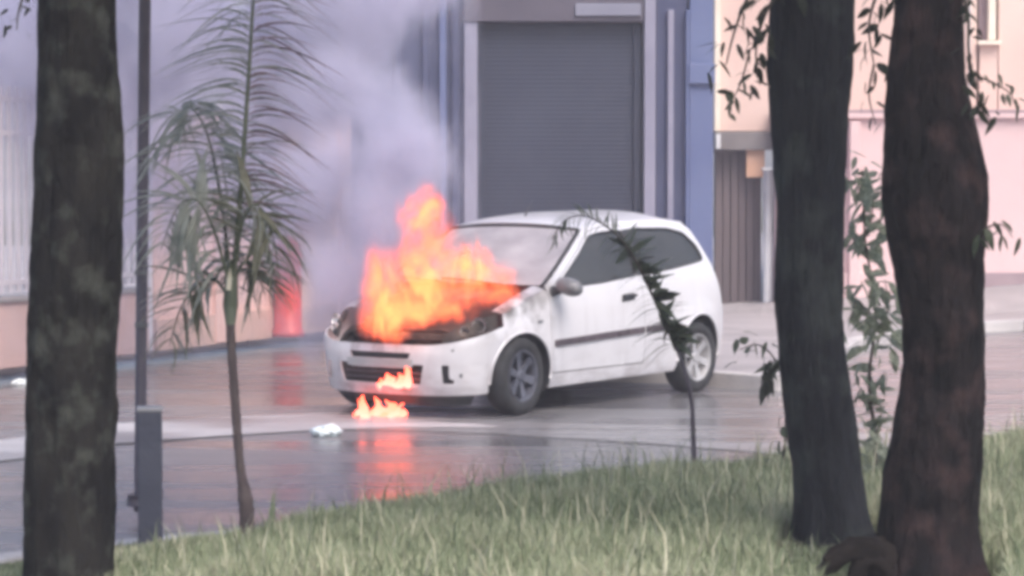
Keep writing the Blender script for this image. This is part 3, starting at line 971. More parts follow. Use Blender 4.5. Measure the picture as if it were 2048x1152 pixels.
def twigs():
    rnd = random.Random(21)
    Q = P
    # hanging from the mid tree, left of it
    leafy(t_mid, 'branch', [Q(1560, -60, 11.5), Q(1500, -10, 11.4), Q(1470, 60, 11.4), Q(1452, 130, 11.4)], 0.010, 34, 'leaf_dark', 0.085, rnd, 0.05)
    leafy(t_mid, 'branch', [Q(1570, -40, 11.4), Q(1530, 30, 11.4), Q(1512, 100, 11.4), Q(1520, 170, 11.4)], 0.009, 26, 'leaf_dark', 0.085, rnd, 0.04)
    leafy(t_mid, 'branch', [Q(1500, 100, 11.45), Q(1480, 170, 11.45), Q(1455, 215, 11.45)], 0.005, 12, 'leaf', 0.075, rnd, 0.02)
    # between the trunks, from above
    leafy(t_right, 'branch', [Q(1810, -60, 10.7), Q(1760, -20, 11.0), Q(1738, 50, 11.0), Q(1748, 130, 11.0)], 0.010, 36, 'leaf_dark', 0.08, rnd, 0.04)
    leafy(t_right, 'branch', [Q(1748, 130, 11.0), Q(1738, 190, 11.0), Q(1752, 250, 11.0)], 0.006, 8, 'leaf_dark', 0.065, rnd, 0.02)
    # right of the right-hand tree
    leafy(t_right, 'branch', [Q(1905, -60, 10.4), Q(1935, 20, 10.35), Q(1938, 110, 10.35), Q(1958, 190, 10.35), Q(1975, 225, 10.35)], 0.008, 34, 'leaf_dark', 0.07, rnd, 0.025)
    leafy(t_right, 'branch', [Q(1950, 150, 10.35), Q(1985, 165, 10.35), Q(2018, 185, 10.35), Q(2030, 210, 10.35)], 0.005, 14, 'leaf', 0.06, rnd, 0.02)
    leafy(t_right, 'branch', [Q(1955, 480, 10.45), Q(1975, 455, 10.4), Q(2005, 450, 10.4), Q(2025, 475, 10.4)], 0.006, 12, 'leaf', 0.085, rnd, 0.015)
    leafy(t_left, 'branch', [Q(90, -40, 10.6), Q(50, -10, 10.5), Q(36, 30, 10.5), Q(34, 60, 10.5)], 0.008, 14, 'leaf_dark', 0.05, rnd, 0.02)

    # sage-leaved sapling growing between the two trunks
    b = P(1745, 1000, 14.2); b.z = verge_z(b.x, b.y) - 0.03
    s = empty('sapling', b)
    tag(s, 'sage green sapling growing in the gap between the two right hand trunks', 'sapling')
    leafy(s, 'stem', [b, Q(1752, 880, 14.2), Q(1738, 760, 14.2), Q(1752, 620, 14.2), Q(1730, 480, 14.2), Q(1725, 340, 14.2)], 0.013, 130, 'leaf_pale', 0.13, rnd, 0.07, hang=0.1)
    leafy(s, 'stem', [Q(1750, 700, 14.2), Q(1775, 620, 14.15), Q(1770, 560, 14.1)], 0.007, 20, 'leaf_pale', 0.12, rnd, 0.04, hang=0.1)
    leafy(s, 'stem', [Q(1742, 640, 14.2), Q(1715, 600, 14.15), Q(1700, 640, 14.1)], 0.007, 18, 'leaf_pale', 0.11, rnd, 0.04, hang=0.2)
    leafy(s, 'stem', [Q(1735, 470, 14.2), Q(1745, 400, 14.2), Q(1715, 350, 14.2)], 0.006, 60, 'leaf_pale', 0.11, rnd, 0.07, hang=0.0)
    leafy(s, 'stem', [Q(1752, 880, 14.2), Q(1735, 800, 14.2), Q(1715, 770, 14.2)], 0.006, 14, 'leaf', 0.09, rnd, 0.03, hang=0.3)
    # low leafy shoot left of the blue-grey trunk
    b = P(1560, 1005, 14.6); b.z = verge_z(b.x, b.y) - 0.03
    s = empty('leafy_shoot', b)
    tag(s, 'leafy green shoot reaching out left from behind the blue grey trunk', 'sapling')
    leafy(s, 'stem', [b, Q(1572, 850, 14.6), Q(1560, 740, 14.6), Q(1520, 690, 14.6), Q(1478, 700, 14.6)], 0.009, 30, 'leaf', 0.12, rnd, 0.04, hang=0.25)
    leafy(s, 'stem', [Q(1550, 720, 14.6), Q(1530, 740, 14.6), Q(1522, 770, 14.6)], 0.005, 12, 'leaf_dark', 0.12, rnd, 0.02, hang=0.8)


twigs()


# ------------------------------------------------------------------ grass on the verge
def grass():
    N = 260000
    tab = np.array([(p.x, p.y) for p in verge_line])
    # sample in the visible wedge
    y = 8.0 + RNG.random(N * 3) ** 0.75 * 14.5
    x = (RNG.random(N * 3) * 2 - 1) * (y * 0.205 + 1.3)
    ky = np.interp(x, tab[:, 0], tab[:, 1])
    d = ky - y
    keep = (d > 0.16)
    # thinner towards the lower left, where the kerb shows
    x, y, d = x[keep][:N], y[keep][:N], d[keep][:N]
    n = len(x)
    z = np.array([verge_z(a, b) for a, b in zip(x, y)]) - 0.03
    patch = np.array([noise.noise(Vector((a * 1.1, b * 1.1, 3))) for a, b in zip(x, y)])
    patch2 = np.array([noise.noise(Vector((a * 3.5, b * 3.5, 7))) for a, b in zip(x, y)])
    edge = np.clip(d / 0.9, 0.25, 1)
    left = np.clip((x + 2.6) / 1.6, 0.35, 1)
    h = (0.10 + 0.10 * RNG.random(n) + 0.06 * patch + 0.05 * patch2) * edge * left
    sh = x / y
    h *= np.where((np.abs(sh - 0.152) < 0.036) & (y < 10.7), 0.22, 1.0)      # bare shaded earth before the trunks
    h *= np.where((np.abs(sh - 0.121) < 0.022) & (y > 10.3) & (y < 11.9), 0.35, 1.0)
    h = np.clip(h, 0.03, 0.5)
    tall = RNG.random(n) < 0.012
    h[tall] *= 2.0
    w = (0.0035 + 0.004 * RNG.random(n)) * 0.75
    ang = RNG.random(n) * 2 * PI
    lean = (0.08 + 0.50 * RNG.random(n) ** 1.6) * h
    la = RNG.random(n) * 2 * PI
    tx, ty = np.cos(la) * lean, np.sin(la) * lean
    wx, wy = np.cos(ang) * w, np.sin(ang) * w
    V = np.zeros((n, 5, 3))
    V[:, 0] = np.stack([x - wx, y - wy, z], 1)
    V[:, 1] = np.stack([x + wx, y + wy, z], 1)
    V[:, 2] = np.stack([x - wx * 0.8 + tx * 0.3, y - wy * 0.8 + ty * 0.3, z + h * 0.6], 1)
    V[:, 3] = np.stack([x + wx * 0.8 + tx * 0.3, y + wy * 0.8 + ty * 0.3, z + h * 0.6], 1)
    V[:, 4] = np.stack([x + tx, y + ty, z + h * 0.95], 1)
    me = bpy.data.meshes.new('grass')
    me.vertices.add(n * 5)
    me.vertices.foreach_set('co', V.reshape(-1))
    base = np.arange(n)[:, None] * 5
    quads = base + np.array([[0, 1, 3, 2]])
    tris = base + np.array([[2, 3, 4]])
    loops = np.concatenate([quads, tris], 1).reshape(-1)
    me.loops.add(n * 7)
    me.loops.foreach_set('vertex_index', loops.astype(np.int32))
    me.polygons.add(n * 2)
    starts = (np.arange(n)[:, None] * 7 + np.array([[0, 4]])).reshape(-1)
    me.polygons.foreach_set('loop_start', starts.astype(np.int32))
    me.update(calc_edges=True)
    a = me.attributes.new('tone', 'FLOAT', 'POINT')
    tone = np.clip(0.5 + 0.35 * patch + 0.25 * (RNG.random(n) - 0.5) * 2 + 0.2 * patch2, 0, 1)
    tone[tall] = RNG.choice([0.0, 0.1, 1.0], tall.sum())
    tone[RNG.random(n) < 0.06] = 0.97
    a.data.foreach_set('value', np.repeat(tone, 5).astype(np.float32))
    m, nt, b, out = new_mat('grass_blades')
    at = nt.nodes.new('ShaderNodeAttribute'); at.attribute_name = 'tone'
    r = nt.nodes.new('ShaderNodeValToRGB')
    e = r.color_ramp.elements
    e[0].position = 0.1; e[0].color = (0.14, 0.175, 0.095, 1)
    e[1].position = 0.95; e[1].color = (0.52, 0.50, 0.36, 1)
    k = e.new(0.5); k.color = (0.29, 0.34, 0.20, 1)
    nt.links.new(at.outputs['Fac'], r.inputs['Fac'])
    nt.links.new(r.outputs[0], b.inputs['Base Color'])
    b.inputs['Roughness'].default_value = 0.55
    link('grass', me, m, None, 'stuff')
    bpy.data.objects['grass']['label'] = 'tall unmown green grass on the near verge'


grass()
# ------------------------------------------------------------------ the burning hatchback
WZ = [(0.14, 0.765), (0.22, 0.79), (0.32, 0.806), (0.50, 0.824), (0.66, 0.828), (0.80, 0.822), (0.93, 0.806), (1.06, 0.772), (1.22, 0.716), (1.36, 0.655), (1.44, 0.610), (1.52, 0.55)]


def ys(x, z):
    k = 1.0
    if x > 0.8: k = 1 - 0.085 * ((x - 0.8) / 0.8) ** 2
    if x < -0.9: k = 1 - 0.10 * ((-0.9 - x) / 0.9) ** 2
    # swollen wheel arches
    sw = 0.0
    for ax in (1.30, -1.20):
        d = math.hypot(x - ax, z - 0.30)
        sw = max(sw, 0.022 * max(0, 1 - abs(d - 0.36) / 0.13))
    return lerp_tab(WZ, z) * k + sw


PIT = 0.012      # the nose sits low


def pit(p):
    return Vector((p[0], p[1], p[2] - PIT * p[0]))


def side_map(s, inset=0.0):
    return lambda x, z: pit((x, s * (ys(x, z) - inset), z))


DXT = [(0.12, -0.10), (0.20, -0.05), (0.27, -0.015), (0.38, 0.0), (0.50, 0.0), (0.58, -0.015), (0.63, -0.045), (0.70, -0.12), (0.80, -0.26), (0.90, -0.40)]
FE = 2.75


def front(u, z, inset=0.0):
    t = max(-1, min(1, u / 1.25)) * PI / 2
    c, s = max(0.0, math.cos(t)), math.sin(t)
    cx, sy = c ** (2 / FE), math.copysign(abs(s) ** (2 / FE), s)
    return pit((1.5 + (0.53 + smooth_tab(DXT, z) - inset) * cx, (ys(1.5, z) - inset) * sy, z))


def u_of_x(x, z):
    k = max(0.0, min(1.0, (x - 1.5) / (0.53 + smooth_tab(DXT, z))))
    return 1.25 * math.acos(min(1, k ** (FE / 2))) / (PI / 2)


def inside(poly, x, y):
    r = False
    n = len(poly)
    for i in range(n):
        x1, y1 = poly[i]; x2, y2 = poly[(i + 1) % n]
        if (y1 > y) != (y2 > y) and x < (x2 - x1) * (y - y1) / (y2 - y1) + x1:
            r = not r
    return r


def dense(poly, step):
    out = []
    for (a, b), (c, d) in zip(poly, poly[1:] + poly[:1]):
        k = max(1, int(math.hypot(c - a, d - b) / step))
        for i in range(k):
            out.append((a + (c - a) * i / k, b + (d - b) * i / k))
    return out


def rounded(poly, r, n=4):
    """outline with its corners rounded"""
    out = []
    m = len(poly)
    for i in range(m):
        p0, p1, p2 = Vector(poly[i - 1]), Vector(poly[i]), Vector(poly[(i + 1) % m])
        a, b = (p0 - p1), (p2 - p1)
        rr = min(r, a.length * 0.45, b.length * 0.45)
        a = p1 + a.normalized() * rr; b = p1 + b.normalized() * rr
        for k in range(n + 1):
            t = k / n
            q = a.lerp(p1, t).lerp(p1.lerp(b, t), t)
            out.append((q.x, q.y))
    return out


def panel_mesh(name, outline, holes, fn, step=0.04, flip=False, jitter=None):
    loops = [dense(outline, step)] + [dense(h, step) for h in holes]
    v, e = [], []
    for lp in loops:
        b = len(v)
        v += [Vector(p) for p in lp]
        e += [(b + i, b + (i + 1) % len(lp)) for i in range(len(lp))]
    nb = len(v)
    B = np.array([tuple(p) for p in v])
    x0, y0 = B.min(0); x1, y1 = B.max(0)
    yy = y0 + step / 2
    row = 0
    while yy < y1:
        xx = x0 + step * (0.5 if row % 2 else 0.25)
        while xx < x1:
            if inside(loops[0], xx, yy) and not any(inside(h, xx, yy) for h in loops[1:]):
                if np.min((B[:, 0] - xx) ** 2 + (B[:, 1] - yy) ** 2) > (step * 0.45) ** 2:
                    v.append(Vector((xx, yy)))
            xx += step
        yy += step * 0.9; row += 1
    r = delaunay_2d_cdt(v, e, [], 0, 1e-6)
    pv, pf = r[0], []
    for f in r[2]:
        c = sum((pv[i] for i in f), Vector((0, 0))) / len(f)
        if inside(loops[0], c.x, c.y) and not any(inside(h, c.x, c.y) for h in loops[1:]):
            pf.append(tuple(reversed(f)) if flip else tuple(f))
    me = bpy.data.meshes.new(name)
    me.from_pydata([tuple(fn(p.x, p.y)) for p in pv], [], pf)
    me.update()
    return me


def panel(name, outline, holes, fn, mat, parent, step=0.04, solid=0.012, flip=False):
    me = panel_mesh(name, outline, holes, fn, step, flip)
    o = link(name, me, mat, parent, smooth=True)
    if solid:
        m = o.modifiers.new('solid', 'SOLIDIFY'); m.thickness = solid; m.offset = -1
        e = o.modifiers.new('split', 'EDGE_SPLIT'); e.split_angle = R(40)
    return o


def arc(cx, cz, r, a0, a1, n=20):
    return [(cx + r * math.cos(R(a0 + (a1 - a0) * i / n)), cz + r * math.sin(R(a0 + (a1 - a0) * i / n))) for i in range(n + 1)]


def make_wheel(parent, x, y, s, rimmat, steer=0.0):
    """s=+1: outer face towards +y"""
    w = empty('wheel', (x, y, 0.296), steer)
    w.parent = parent
    ty = MB().lathe_y([(0.195, -0.085 * s), (0.235, -0.092 * s), (0.278, -0.088 * s), (0.293, -0.065 * s), (0.296, 0.0), (0.293, 0.065 * s), (0.278, 0.088 * s), (0.235, 0.092 * s), (0.196, 0.082 * s), (0.190, 0.06 * s)], 48)
    if s < 0: ty.f = [tuple(reversed(f)) for f in ty.f]
    ty.build('tyre', M['tyre'], w, smooth=True)
    rm = MB()
    rm.lathe_y([(0.198, 0.078 * s), (0.196, 0.088 * s), (0.184, 0.086 * s), (0.176, 0.055 * s), (0.170, -0.05 * s)], 48)
    rm.lathe_y([(0.0, 0.062 * s), (0.03, 0.066 * s), (0.042, 0.058 * s), (0.046, 0.02 * s)], 24)
    rm.lathe_y([(0.10, 0.012 * s), (0.172, 0.0)], 48)
    for k in range(6):
        a = 2 * PI * k / 6 + 0.3
        d, t = Vector((math.cos(a), 0, math.sin(a))), Vector((-math.sin(a), 0, math.cos(a)))
        b = len(rm.v)
        for rr, hw, yy in ((0.03, 0.024, 0.056), (0.11, 0.026, 0.062), (0.184, 0.036, 0.072)):
            for sg in (-1, 1):
                rm.v.append(tuple(d * rr + t * hw * sg + Vector((0, yy * s, 0))))
                rm.v.append(tuple(d * rr + t * hw * sg * 0.8 + Vector((0, (yy - 0.03) * s, 0))))
        for i in range(2):
            q = b + i * 4
            rm.f += [(q, q + 2, q + 6, q + 4), (q, q + 4, q + 5, q + 1), (q + 2, q + 3, q + 7, q + 6)]
    rm.build('rim', rimmat, w, smooth=False)
    bd = MB().lathe_y([(0.0, 0.0), (0.12, 0.0), (0.12, -0.02 * s)], 32)
    bd.build('brake_disc', M['plastic'], w)
    return w


def car():
    D = 20.0
    rz = R(-125.8)
    ca, sa = math.cos(rz), math.sin(rz)
    hub = G(1027, 829)        # ground contact of the near front wheel
    lx, ly = 1.30, 0.72
    loc = Vector((hub.x - (lx * ca - ly * sa), hub.y - (lx * sa + ly * ca), 0))
    root = empty('burning_hatchback', loc, rz)
    tag(root, 'white hatchback stopped on the wet road with its engine bay on fire', 'car')
    AF, AR = (1.30, 0.30), (-1.20, 0.305)
    RA = 0.345

    A_low, A_top = (1.00, 0.965), (0.26, 1.395)
    rail = [(0.26, 1.395), (0.05, 1.425), (-0.25, 1.437), (-0.60, 1.432), (-0.92, 1.434), (-1.20, 1.402)]
    rear = [(-1.315, 1.335), (-1.51, 1.05), (-1.60, 0.86), (-1.655, 0.66), (-1.665, 0.45), (-1.64, 0.30)]
    door = [(0.925, 0.31), (0.935, 0.60), (0.932, 0.88), (0.915, 0.945), (0.72, 1.060), (0.45, 1.220), (0.22, 1.362), (0.05, 1.392), (-0.15, 1.402), (-0.27, 1.402), (-0.30, 1.35), (-0.33, 1.0), (-0.35, 0.80), (-0.37, 0.50), (-0.38, 0.33), (-0.35, 0.30)]
    qwin = rounded([(-0.395, 1.372), (-0.42, 1.002), (-0.90, 1.040), (-1.385, 1.085), (-1.33, 1.20), (-1.18, 1.315), (-0.95, 1.356)], 0.05)
    # body side: A pillar, roof rail, B pillar, quarter panel, sill
    arch_r = arc(*AR, RA, 190, -14, 26)
    sill_z = 0.195
    body_out = ([A_low] + rail + rear + [(-1.62, 0.235)] + list(reversed(arch_r)) + [(-0.88, sill_z), (0.86, sill_z), (0.855, 0.27), (0.785, 0.285)])
    dgap = [(x, z) for x, z in door]
    # the door opening reaches the front edge, so cut it from the outline instead of leaving a sliver
    body_out = ([A_low] + rail + rear + [(-1.56, 0.24)] + [p for p in arc(*AR, RA, 190, -10, 26)] + [(-0.83, sill_z), (0.945, sill_z), (0.945, 0.29), (0.952, 0.60), (0.950, 0.88), (0.965, 0.94)])
    body_out_top = body_out
    for s in (1, -1):
        f = (s > 0)
        mp = side_map(s)
        hole = []
        for x, z in door:
            hole.append((x, z))
        cx = sum(p[0] for p in hole) / len(hole); cz = sum(p[1] for p in hole) / len(hole)
        grow = [(x + 0.005 * (1 if x > cx else -1), z + (0.005 if z > cz else -0.010)) for x, z in hole]
        panel('body_side', body_out, [grow, qwin], mp, M['white'], root, 0.045, flip=f)
        # rear quarter window
        qg = panel('quarter_window', qwin, [], side_map(s, 0.010), M['glass'], root, 0.06, 0.003, flip=f)
        # door with its window
        dwin = rounded([(0.855, 0.948), (0.70, 1.043), (0.42, 1.203), (0.215, 1.330), (0.04, 1.352), (-0.15, 1.360), (-0.265, 1.358), (-0.295, 1.005), (0.20, 0.968)], 0.03)
        dr = panel('door', rounded(door, 0.025), [dwin], side_map(s, 0.001), M['white'], root, 0.045, flip=f)
        panel('window', dwin, [], side_map(s, 0.014), M['glass'], dr, 0.06, 0.003, flip=f)
        sp_ = [side_map(s, 0.011)(x, z) for x, z in dense(rounded(door, 0.025), 0.04)]
        MB().tube(sp_ + [sp_[0]], 0.0095, 6, cap=False).build('door_seal', M['plastic'], dr, smooth=True)
        # window surround rubber
        ring = [(x * 1.0, z) for x, z in dwin]
        pts = [side_map(s, 0.004)(x, z) for x, z in dense(ring, 0.05)]
        MB().tube(pts + [pts[0]], 0.009, 6, cap=False).build('window_seal', M['plastic'], dr, smooth=True)
        pts = [side_map(s, 0.004)(x, z) for x, z in dense(qwin, 0.05)]
        MB().tube(pts + [pts[0]], 0.010, 6, cap=False).build('window_seal', M['plastic'], qg, smooth=True)
        panel('pillar_trim', rounded([(-0.268, 1.365), (-0.300, 1.000), (-0.428, 1.006), (-0.400, 1.374)], 0.015), [], side_map(s, -0.005), M['plastic'], root, 0.05, 0.006, flip=f)
        # rubbing strip, wedge-shaped rise to the rear
        strip = [(0.905, 0.508), (0.905, 0.558), (-0.35, 0.588), (-0.35, 0.538)]
        panel('side_moulding', rounded(strip, 0.01), [], side_map(s, -0.014), M['moulding'], dr, 0.05, 0.02, flip=f)
        strip = [(-0.385, 0.539), (-0.385, 0.589), (-0.80, 0.600), (-0.815, 0.550)]
        panel('side_moulding', rounded(strip, 0.01), [], side_map(s, -0.014), M['moulding'], root, 0.05, 0.02, flip=f)
        # handle: dark cup and bar
        cup = rounded([(-0.03, 0.800), (-0.05, 0.862), (-0.22, 0.868), (-0.23, 0.812)], 0.02)
        h = panel('handle', cup, [], side_map(s, -0.003), M['plastic'], dr, 0.03, 0.006, flip=f)
        a = [side_map(s, -0.022)(x, z) for x, z in ((-0.04, 0.840), (-0.09, 0.848), (-0.17, 0.852), (-0.22, 0.848))]
        MB().tube(a, 0.012, 6).build('handle_bar', M['plastic'], dr, smooth=True)
        # mirror
        mc = side_map(s)(0.88, 0.955)
        bm = bmesh.new(); bmesh.ops.create_icosphere(bm, subdivisions=3, radius=1)
        for v in bm.verts:
            c = v.co
            c.x = max(-0.55, c.x)
            v.co = Vector((c.x * 0.085, c.y * 0.115, c.z * 0.072 - 0.02 * c.y * s))
        me = bpy.data.meshes.new('mirror'); bm.to_mesh(me); bm.free()
        mi = link('mirror', me, M['greyplastic'], dr, smooth=True)
        mi.location = mc + Vector((0.0, s * 0.145, 0.015))
        MB().tube([mc + Vector((0.03, -s * 0.02, -0.03)), mc + Vector((0.01, s * 0.07, -0.012))], [0.045, 0.032], 8).build('mirror_arm', M['plastic'], dr, smooth=True)
        tri = [(0.90, 0.935), (0.72, 0.945), (0.78, 1.015)]
        panel('mirror_base', tri, [], side_map(s, -0.006), M['plastic'], dr, 0.04, 0.01, flip=f)
        # front fender
        arch_f = arc(*AF, RA, -4, 186, 28)
        fz = [(0.972, 0.935), (1.02, 0.952), (1.20, 0.900), (1.36, 0.842), (1.5, 0.785)]
        fend = [(0.9565, 0.60), (0.957, 0.88)] + fz + [(1.5, 0.59)] + arc(*AF, RA, 54.6, 175, 28)
        panel('fender', fend, [], side_map(s, 0.001), M['white'], root, 0.04, flip=f)
        # flange of the fender turned in over the engine bay
        pts = fz[1:]
        fl = MB().grid(lambda u, v: pit((lerp_tab([(i / 3, p[0]) for i, p in enumerate(pts)], u), s * (ys(lerp_tab([(i / 3, p[0]) for i, p in enumerate(pts)], u), lerp_tab([(i / 3, p[1]) for i, p in enumerate(pts)], u)) - 0.11 * v), lerp_tab([(i / 3, p[1]) for i, p in enumerate(pts)], u) + 0.022 * math.sin(v * PI * 0.6))), 14, 4)
        fl.build('fender_flange', M['white'], root, smooth=True)
        # small side repeater
        panel('side_lamp', rounded([(1.06, 0.70), (1.06, 0.725), (1.12, 0.722), (1.12, 0.70)], 0.01), [], side_map(s, -0.006), M['greyplastic'], root, 0.03, 0.008, flip=f)
        # wheel housings (dark inside of the arches)
        for ax, az in (AF, AR):
            mb = MB()
            ringp = arc(ax, az, RA + 0.004, -20, 200, 26)
            mb.grid(lambda u, v: pit((ringp[int(round(u * 26))][0], s * (ys(*ringp[int(round(u * 26))]) - 0.012 - 0.42 * v), ringp[int(round(u * 26))][1])), 26, 3)
            b = len(mb.v)
            mb.v += [tuple(pit((x, s * 0.40, z))) for x, z in ringp]; mb.f.append(tuple(range(b, b + 27)))
            mb.build('wheel_housing', M['plastic'], root)
            # arch lip
            lip = [side_map(s, -0.004)(x, z) for x, z in arc(ax, az, RA, -5, 185, 26)]
            MB().tube(lip, 0.012, 6).build('arch_lip', M['white'], root, smooth=True)
        wf = make_wheel(root, AF[0], s * 0.725, s, M['rim_dark'], R(3))
        wr = make_wheel(root, AR[0], s * 0.725, s, M['rim'])

    # front bumper: wraps round the nose
    def top_z(u):
        k = abs(u) / 1.25
        return 0.572 + 0.125 * max(0, (k - 0.28) / 0.72) ** 1.3
    up = [(u, top_z(u)) for u in np.linspace(-1.25, 1.25, 41)]
    side_r = [(u_of_x(max(1.5, AF[0] + math.sqrt(max(0, RA ** 2 - (z - AF[1]) ** 2))), z), z) for z in np.linspace(0.575, 0.21, 9)]
    low = [(u, 0.205 - 0.012 * math.cos(u)) for u in np.linspace(side_r[-1][0] - 0.03, -side_r[-1][0] + 0.03, 26)]
    side_l = [(-u, z) for u, z in reversed(side_r)]
    out = up + side_r + low + side_l
    grille = rounded([(-0.34, 0.425), (-0.22, 0.425), (-0.20, 0.395), (0.20, 0.395), (0.22, 0.425), (0.335, 0.425), (0.30, 0.275), (-0.30, 0.275)], 0.018)
    slot = rounded([(-0.205, 0.513), (0.205, 0.513), (0.19, 0.467), (-0.19, 0.467)], 0.012)
    fogs = [rounded([(sg * 0.515, 0.425), (sg * 0.60, 0.425), (sg * 0.605, 0.325), (sg * 0.66, 0.310), (sg * 0.655, 0.285), (sg * 0.535, 0.285)], 0.012) for sg in (1, -1)]
    bum = panel('front_bumper', out, [grille, slot] + fogs, front, M['white'], root, 0.035, 0.012)
    panel('slot_backing', [(p[0] * 1.06, 0.49 + (p[1] - 0.49) * 1.2) for p in slot], [], lambda u, z: front(u, z, 0.035), M['plastic'], bum, 0.05, 0)
    panel('grille_backing', [(p[0] * 1.03, 0.35 + (p[1] - 0.35) * 1.06) for p in grille], [], lambda u, z: front(u, z, 0.06), M['charred'], bum, 0.05, 0)
    for fp in fogs:
        panel('fog_recess', fp, [], lambda u, z: front(u, z, 0.04), M['plastic'], bum, 0.05, 0)
    for z in (0.315, 0.36):
        pts = [front(u, z, 0.03) for u in np.linspace(-0.31, 0.31, 9)]
        MB().tube(pts, 0.011, 6).build('grille_bar', M['moulding'], bum, smooth=True)
    pl = rounded([(-0.235, 0.462), (0.235, 0.462), (0.225, 0.402), (-0.225, 0.402)], 0.01)
    panel('plate_bracket', pl, [], lambda u, z: front(u, z, -0.010), M['plate'], bum, 0.05, 0.012)
    panel('tow_cap', rounded([(0.72, 0.360), (0.76, 0.365), (0.765, 0.335), (0.725, 0.330)], 0.012), [], lambda u, z: front(u, z, -0.002), M['greyplastic'], bum, 0.02, 0.004)
    panel('tow_cap', rounded([(0.60, 0.545), (0.63, 0.548), (0.63, 0.528), (0.60, 0.525)], 0.008), [], lambda u, z: front(u, z, -0.002), M['greyplastic'], bum, 0.02, 0.004)
    # chin spoiler, sooty and sagging
    lipo = [(u, 0.205 - 0.012 * math.cos(u)) for u in np.linspace(-0.95, 0.95, 20)] + [(u, 0.135 - 0.03 * math.sin(u * 2 + 0.6)) for u in np.linspace(0.9, -0.9, 20)]
    panel('chin_spoiler', lipo, [], lambda u, z: front(u, z, 0.03 + 0.25 * (0.2 - z)), M['plastic'], bum, 0.04, 0.01)

    # headlights
    for sg in (1, -1):
        hl = rounded([(sg * 0.47, 0.585), (sg * 0.80, 0.632), (sg * 1.13, 0.675), (sg * 1.235, 0.70), (sg * 1.24, 0.785), (sg * 1.0, 0.775), (sg * 0.75, 0.735), (sg * 0.52, 0.665)], 0.03)
        fl = sg < 0
        h = panel('headlight', [(p[0], p[1]) for p in hl], [], lambda u, z: front(u, z, 0.05), M['charred'], root, 0.04, 0)
        for u, z, r in ((0.72, 0.668, 0.036), (0.92, 0.712, 0.055)):
            c = front(sg * u, z, 0.045); n = (front(sg * u, z, -0.1) - front(sg * u, z, 0.0)).normalized()
            mb = MB()
            n = Vector((0.9, sg * 0.42, 0.1)).normalized()
            t1 = n.cross(Vector((0, 0, 1))).normalized(); t2 = n.cross(t1)
            for k, (rr, dd) in enumerate(((r, 0.02), (r * 0.8, -0.01), (r * 0.45, -0.03), (0.001, -0.035))):
                for i in range(20):
                    a = 2 * PI * i / 20
                    mb.v.append(tuple(c + (t1 * math.cos(a) + t2 * math.sin(a)) * rr + n * dd))
            for k in range(3):
                for i in range(20):
                    mb.f.append((k * 20 + i, k * 20 + (i + 1) % 20, (k + 1) * 20 + (i + 1) % 20, (k + 1) * 20 + i))
            mb.build('reflector', M['lens'], h, smooth=True)

    # burnt bonnet: buckled, lifted at the front edge
    def bon(u, v):
        a = u * 2 - 1
        y0 = 0.70 - 0.06 * v
        x = 0.99 + v * (0.80 - 0.14 * abs(a) ** 2.4)
        z = 0.955 - 0.255 * v - 0.045 * v * v
        z += 0.03 * (1 - a * a) - 0.09 * abs(a) ** 6
        z += 0.030 * noise.noise(Vector((x * 5, a * 3.1, 1.3))) + 0.05 * math.sin(v * PI) * noise.noise(Vector((x * 2, a * 2, 5)))
        return pit((x, a * y0, z - 0.03))
    bb = MB().grid(bon, 44, 36).build('bonnet', M['charred'], root, smooth=True, solid=0.012)
    bb['label'] = 'burnt black buckled bonnet'
    # slam panel and engine block under it
    MB().grid(lambda u, v: pit((1.86 - 0.06 * v - 0.30 * abs(u * 2 - 1) ** 2.5, (u * 2 - 1) * 0.66, 0.60 + 0.045 * math.sin(v * PI) + 0.012 * noise.noise(Vector((u * 9, v, 0))))), 30, 5).build('slam_panel', M['charred'], root, smooth=True)
    en = MB()
    en.box((1.30, 0, 0.52), (0.60, 0.9, 0.34), taper=0.85)
    en.box((1.62, 0.0, 0.42), (0.08, 1.0, 0.36))
    en.tube([(1.2, -0.25, 0.72), (1.35, -0.2, 0.75), (1.5, 0.05, 0.70)], 0.05, 10)
    en.build('engine', M['charred'], root)
    # cowl and wipers
    cw = MB().grid(lambda u, v: pit((1.05 - 0.13 * v - 0.10 * abs(u * 2 - 1) ** 2, (u * 2 - 1) * 0.74, 0.935 + 0.025 * v)), 16, 4)
    cw.build('cowl', M['plastic'], root, smooth=True)

    # windscreen between the A pillars
    def ws(u, v, ins=0.0):
        a = u * 2 - 1
        x = A_low[0] + (A_top[0] - A_low[0]) * v
        z = A_low[1] + (A_top[1] - A_low[1]) * v
        y = ys(x, z) - 0.018
        bow = 0.10 * (1 - a * a) * (1 - 0.4 * v)
        return pit((x + bow - ins, a * y, z + 0.012 * (1 - a * a) + 0.02 * v * (1 - a * a)))
    w = MB().grid(lambda u, v: ws(0.02 + 0.96 * u, 0.03 + 0.93 * v), 24, 14).build('windscreen', M['windscreen'], root, smooth=True, solid=0.004)
    MB().tube([ws(u, 0.965) for u in np.linspace(0.01, 0.99, 25)], 0.016, 6).build('windscreen_seal', M['plastic'], w, smooth=True)
    for u in (0.008, 0.992):
        MB().tube([ws(u, v) for v in np.linspace(0.02, 0.97, 14)], 0.012, 6).build('windscreen_seal', M['plastic'], w, smooth=True)
    for u0, u1 in ((0.40, 0.80), (0.12, 0.48)):
        MB().tube([ws(u1, 0.02, -0.02), ws((u0 + u1) / 2, 0.07, -0.03), ws(u0, 0.10, -0.025)], 0.008, 6).build('wiper', M['plastic'], root, smooth=True)

    # roof skin
    railx = [p[0] for p in reversed(rail)]
    railz = [p[1] for p in reversed(rail)]

